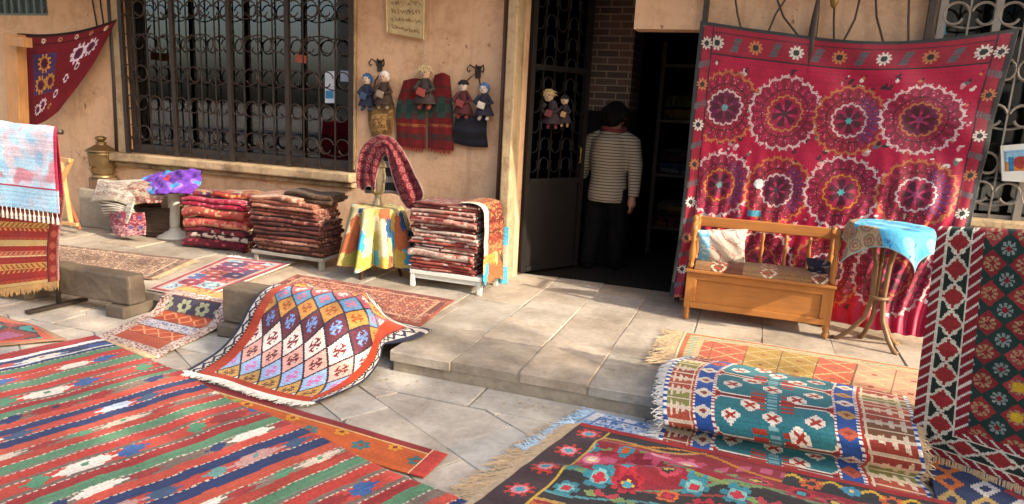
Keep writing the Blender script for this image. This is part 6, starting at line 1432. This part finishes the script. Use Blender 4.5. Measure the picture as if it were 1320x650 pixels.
def shirt_mat():
    m, nt, b = nt_new('striped jersey'); tc = N(nt, 'ShaderNodeTexCoord'); sp = N(nt, 'ShaderNodeSeparateXYZ'); nt.links.new(tc.outputs['Object'], sp.inputs[0]); nz = noise_tex(nt, 5, 2)
    ma = N(nt, 'ShaderNodeMath', operation='MULTIPLY_ADD'); ma.inputs[1].default_value = .025; nt.links.new(nz.outputs[0], ma.inputs[0]); nt.links.new(sp.outputs[2], ma.inputs[2])
    mu = N(nt, 'ShaderNodeMath', operation='MULTIPLY'); mu.inputs[1].default_value = 2 * pi / .027; nt.links.new(ma.outputs[0], mu.inputs[0]); sn = N(nt, 'ShaderNodeMath', operation='SINE'); nt.links.new(mu.outputs[0], sn.inputs[0])
    r = ramp(nt, sn.outputs[0], [(0, lin('#8d7e67')), (.62, lin('#8d7e67')), (.70, lin('#24201d')), (1, lin('#24201d'))]); nt.links.new(r.outputs[0], b.inputs['Base Color']); b.inputs['Roughness'].default_value = .9; bump(nt, b, noise_tex(nt, 18, 4).outputs[0], .5, .02); return m
mb = MB(); mb.tube([X(0, -.005, .765), X(0, -.005, .85), X(0, 0, 1.0), X(0, 0, 1.2), X(0, 0, 1.34), X(0, .01, 1.425)], [.165, .165, .152, .168, .15, .068], 20)
for s in (-1, 1):
    sw_ = -.06 * s; mb.tube([X(s * .09, 0, 1.355), X(s * .175, 0, 1.325), X(s * .225, -.02, 1.12), X(s * .248, sw_, .90), X(s * .248, sw_ * 1.15, .835)], [.075, .068, .06, .047, .042], 14)
shirt = mb.build('shirt', shirt_mat(), per, True); remesh(shirt, .012, 4)
mb = MB(); M_TR = plain('black trousers', '#0d0c0c', .95, var=.3, scale=9, spec=.1)
mb.tube([X(0, 0, .82), X(0, -.005, .92)], [.15, .145], 16)
for s in (-1, 1):
    st = .10 if s > 0 else -.12; mb.tube([X(s * .06, 0, .88), X(s * .085, st * .1, .75), X(s * .09, st * .45, .53), X(s * .09, st * .6 - .03, .22), X(s * .09, st * .6 - .03, SW + .05)], [.11, .105, .08, .065, .06], 14)
tr_ = mb.build('trousers', M_TR, per, True); remesh(tr_, .012, 3)
mb = MB(); mb.ball(X(0, .028, 1.575), .101, 18, 12, (.92, 1.0, 1.1)); mb.ball(X(0, -.03, 1.51), .07, 14, 10, (1.05, .7, .9)); rh = random.Random(8)
for k in range(60):
    a_ = rh.uniform(0, 2 * pi); r0 = rh.uniform(.02, .09); top = Vector(X(r0 * cos(a_), .02 + r0 * sin(a_), 1.66 - r0 * .35)); d = Vector((cos(a_), sin(a_) - .3, 0)); mb.tube([top, top + d * .035 + Vector((0, 0, -.05)), top + d * .03 + Vector((rh.gauss(0, .012), 0, -.12 - rh.random() * .03))], [.012, .011, .004], 6)
hr = mb.build('hair', plain('dark hair', '#0a0807', .85, var=.4, scale=30, spec=.15), per, True); remesh(hr, .008, 1)
MB().tube([X(.085 * cos(t), .01 + .08 * sin(t), 1.425 + .012 * sin(t * 2)) for t in np.linspace(0, 2 * pi, 21)[:-1]], .022, 10, closed=True).build('collar', plain('red collar', '#5e1c18', .9), per, True)
for s in (-1, 1):
    st = .10 if s > 0 else -.12; mb = MB(); mb.tube([X(s * .09, st * .6 - .075, SW + .04), X(s * .095, st * .6 + .06, SW + .036), X(s * .1, st * .6 + .17, SW + .03)], [.042, .048, .034], 12); mb.build('shoe', M_TR, per, True)

per.rotation_euler = (0, 0, radians(-14)); per.scale = (1.14, 1.08, .985)
for n_, x_, c_, l_ in (('hanging_cloth', 268, '#8d8673', 'pale cloth hanging in the dark room behind the second window panel'), ('hanging_cloth', 330, '#4c5a48', 'dull green cloth hanging in the dark room behind the third window panel'), ('hanging_cloth', 405, '#5c4434', 'brown cloth hanging in the dark room behind the last window panel')):
    p = P(x_, 120, Y=6.25); ctrl = [[(p.x - .2 + .2 * i, 6.25 - .02 * (i % 2), z_) for i in range(3)] for z_ in (2.3, 1.7, 1.15)]
    sheet(n_, ctrl, mk_flat(c_, '#3a3028', .3), .02, (.03, .2, 6, x_, 0), .006, M_COT, label=l_, cat='cloth', group='cloths hung inside the shop')
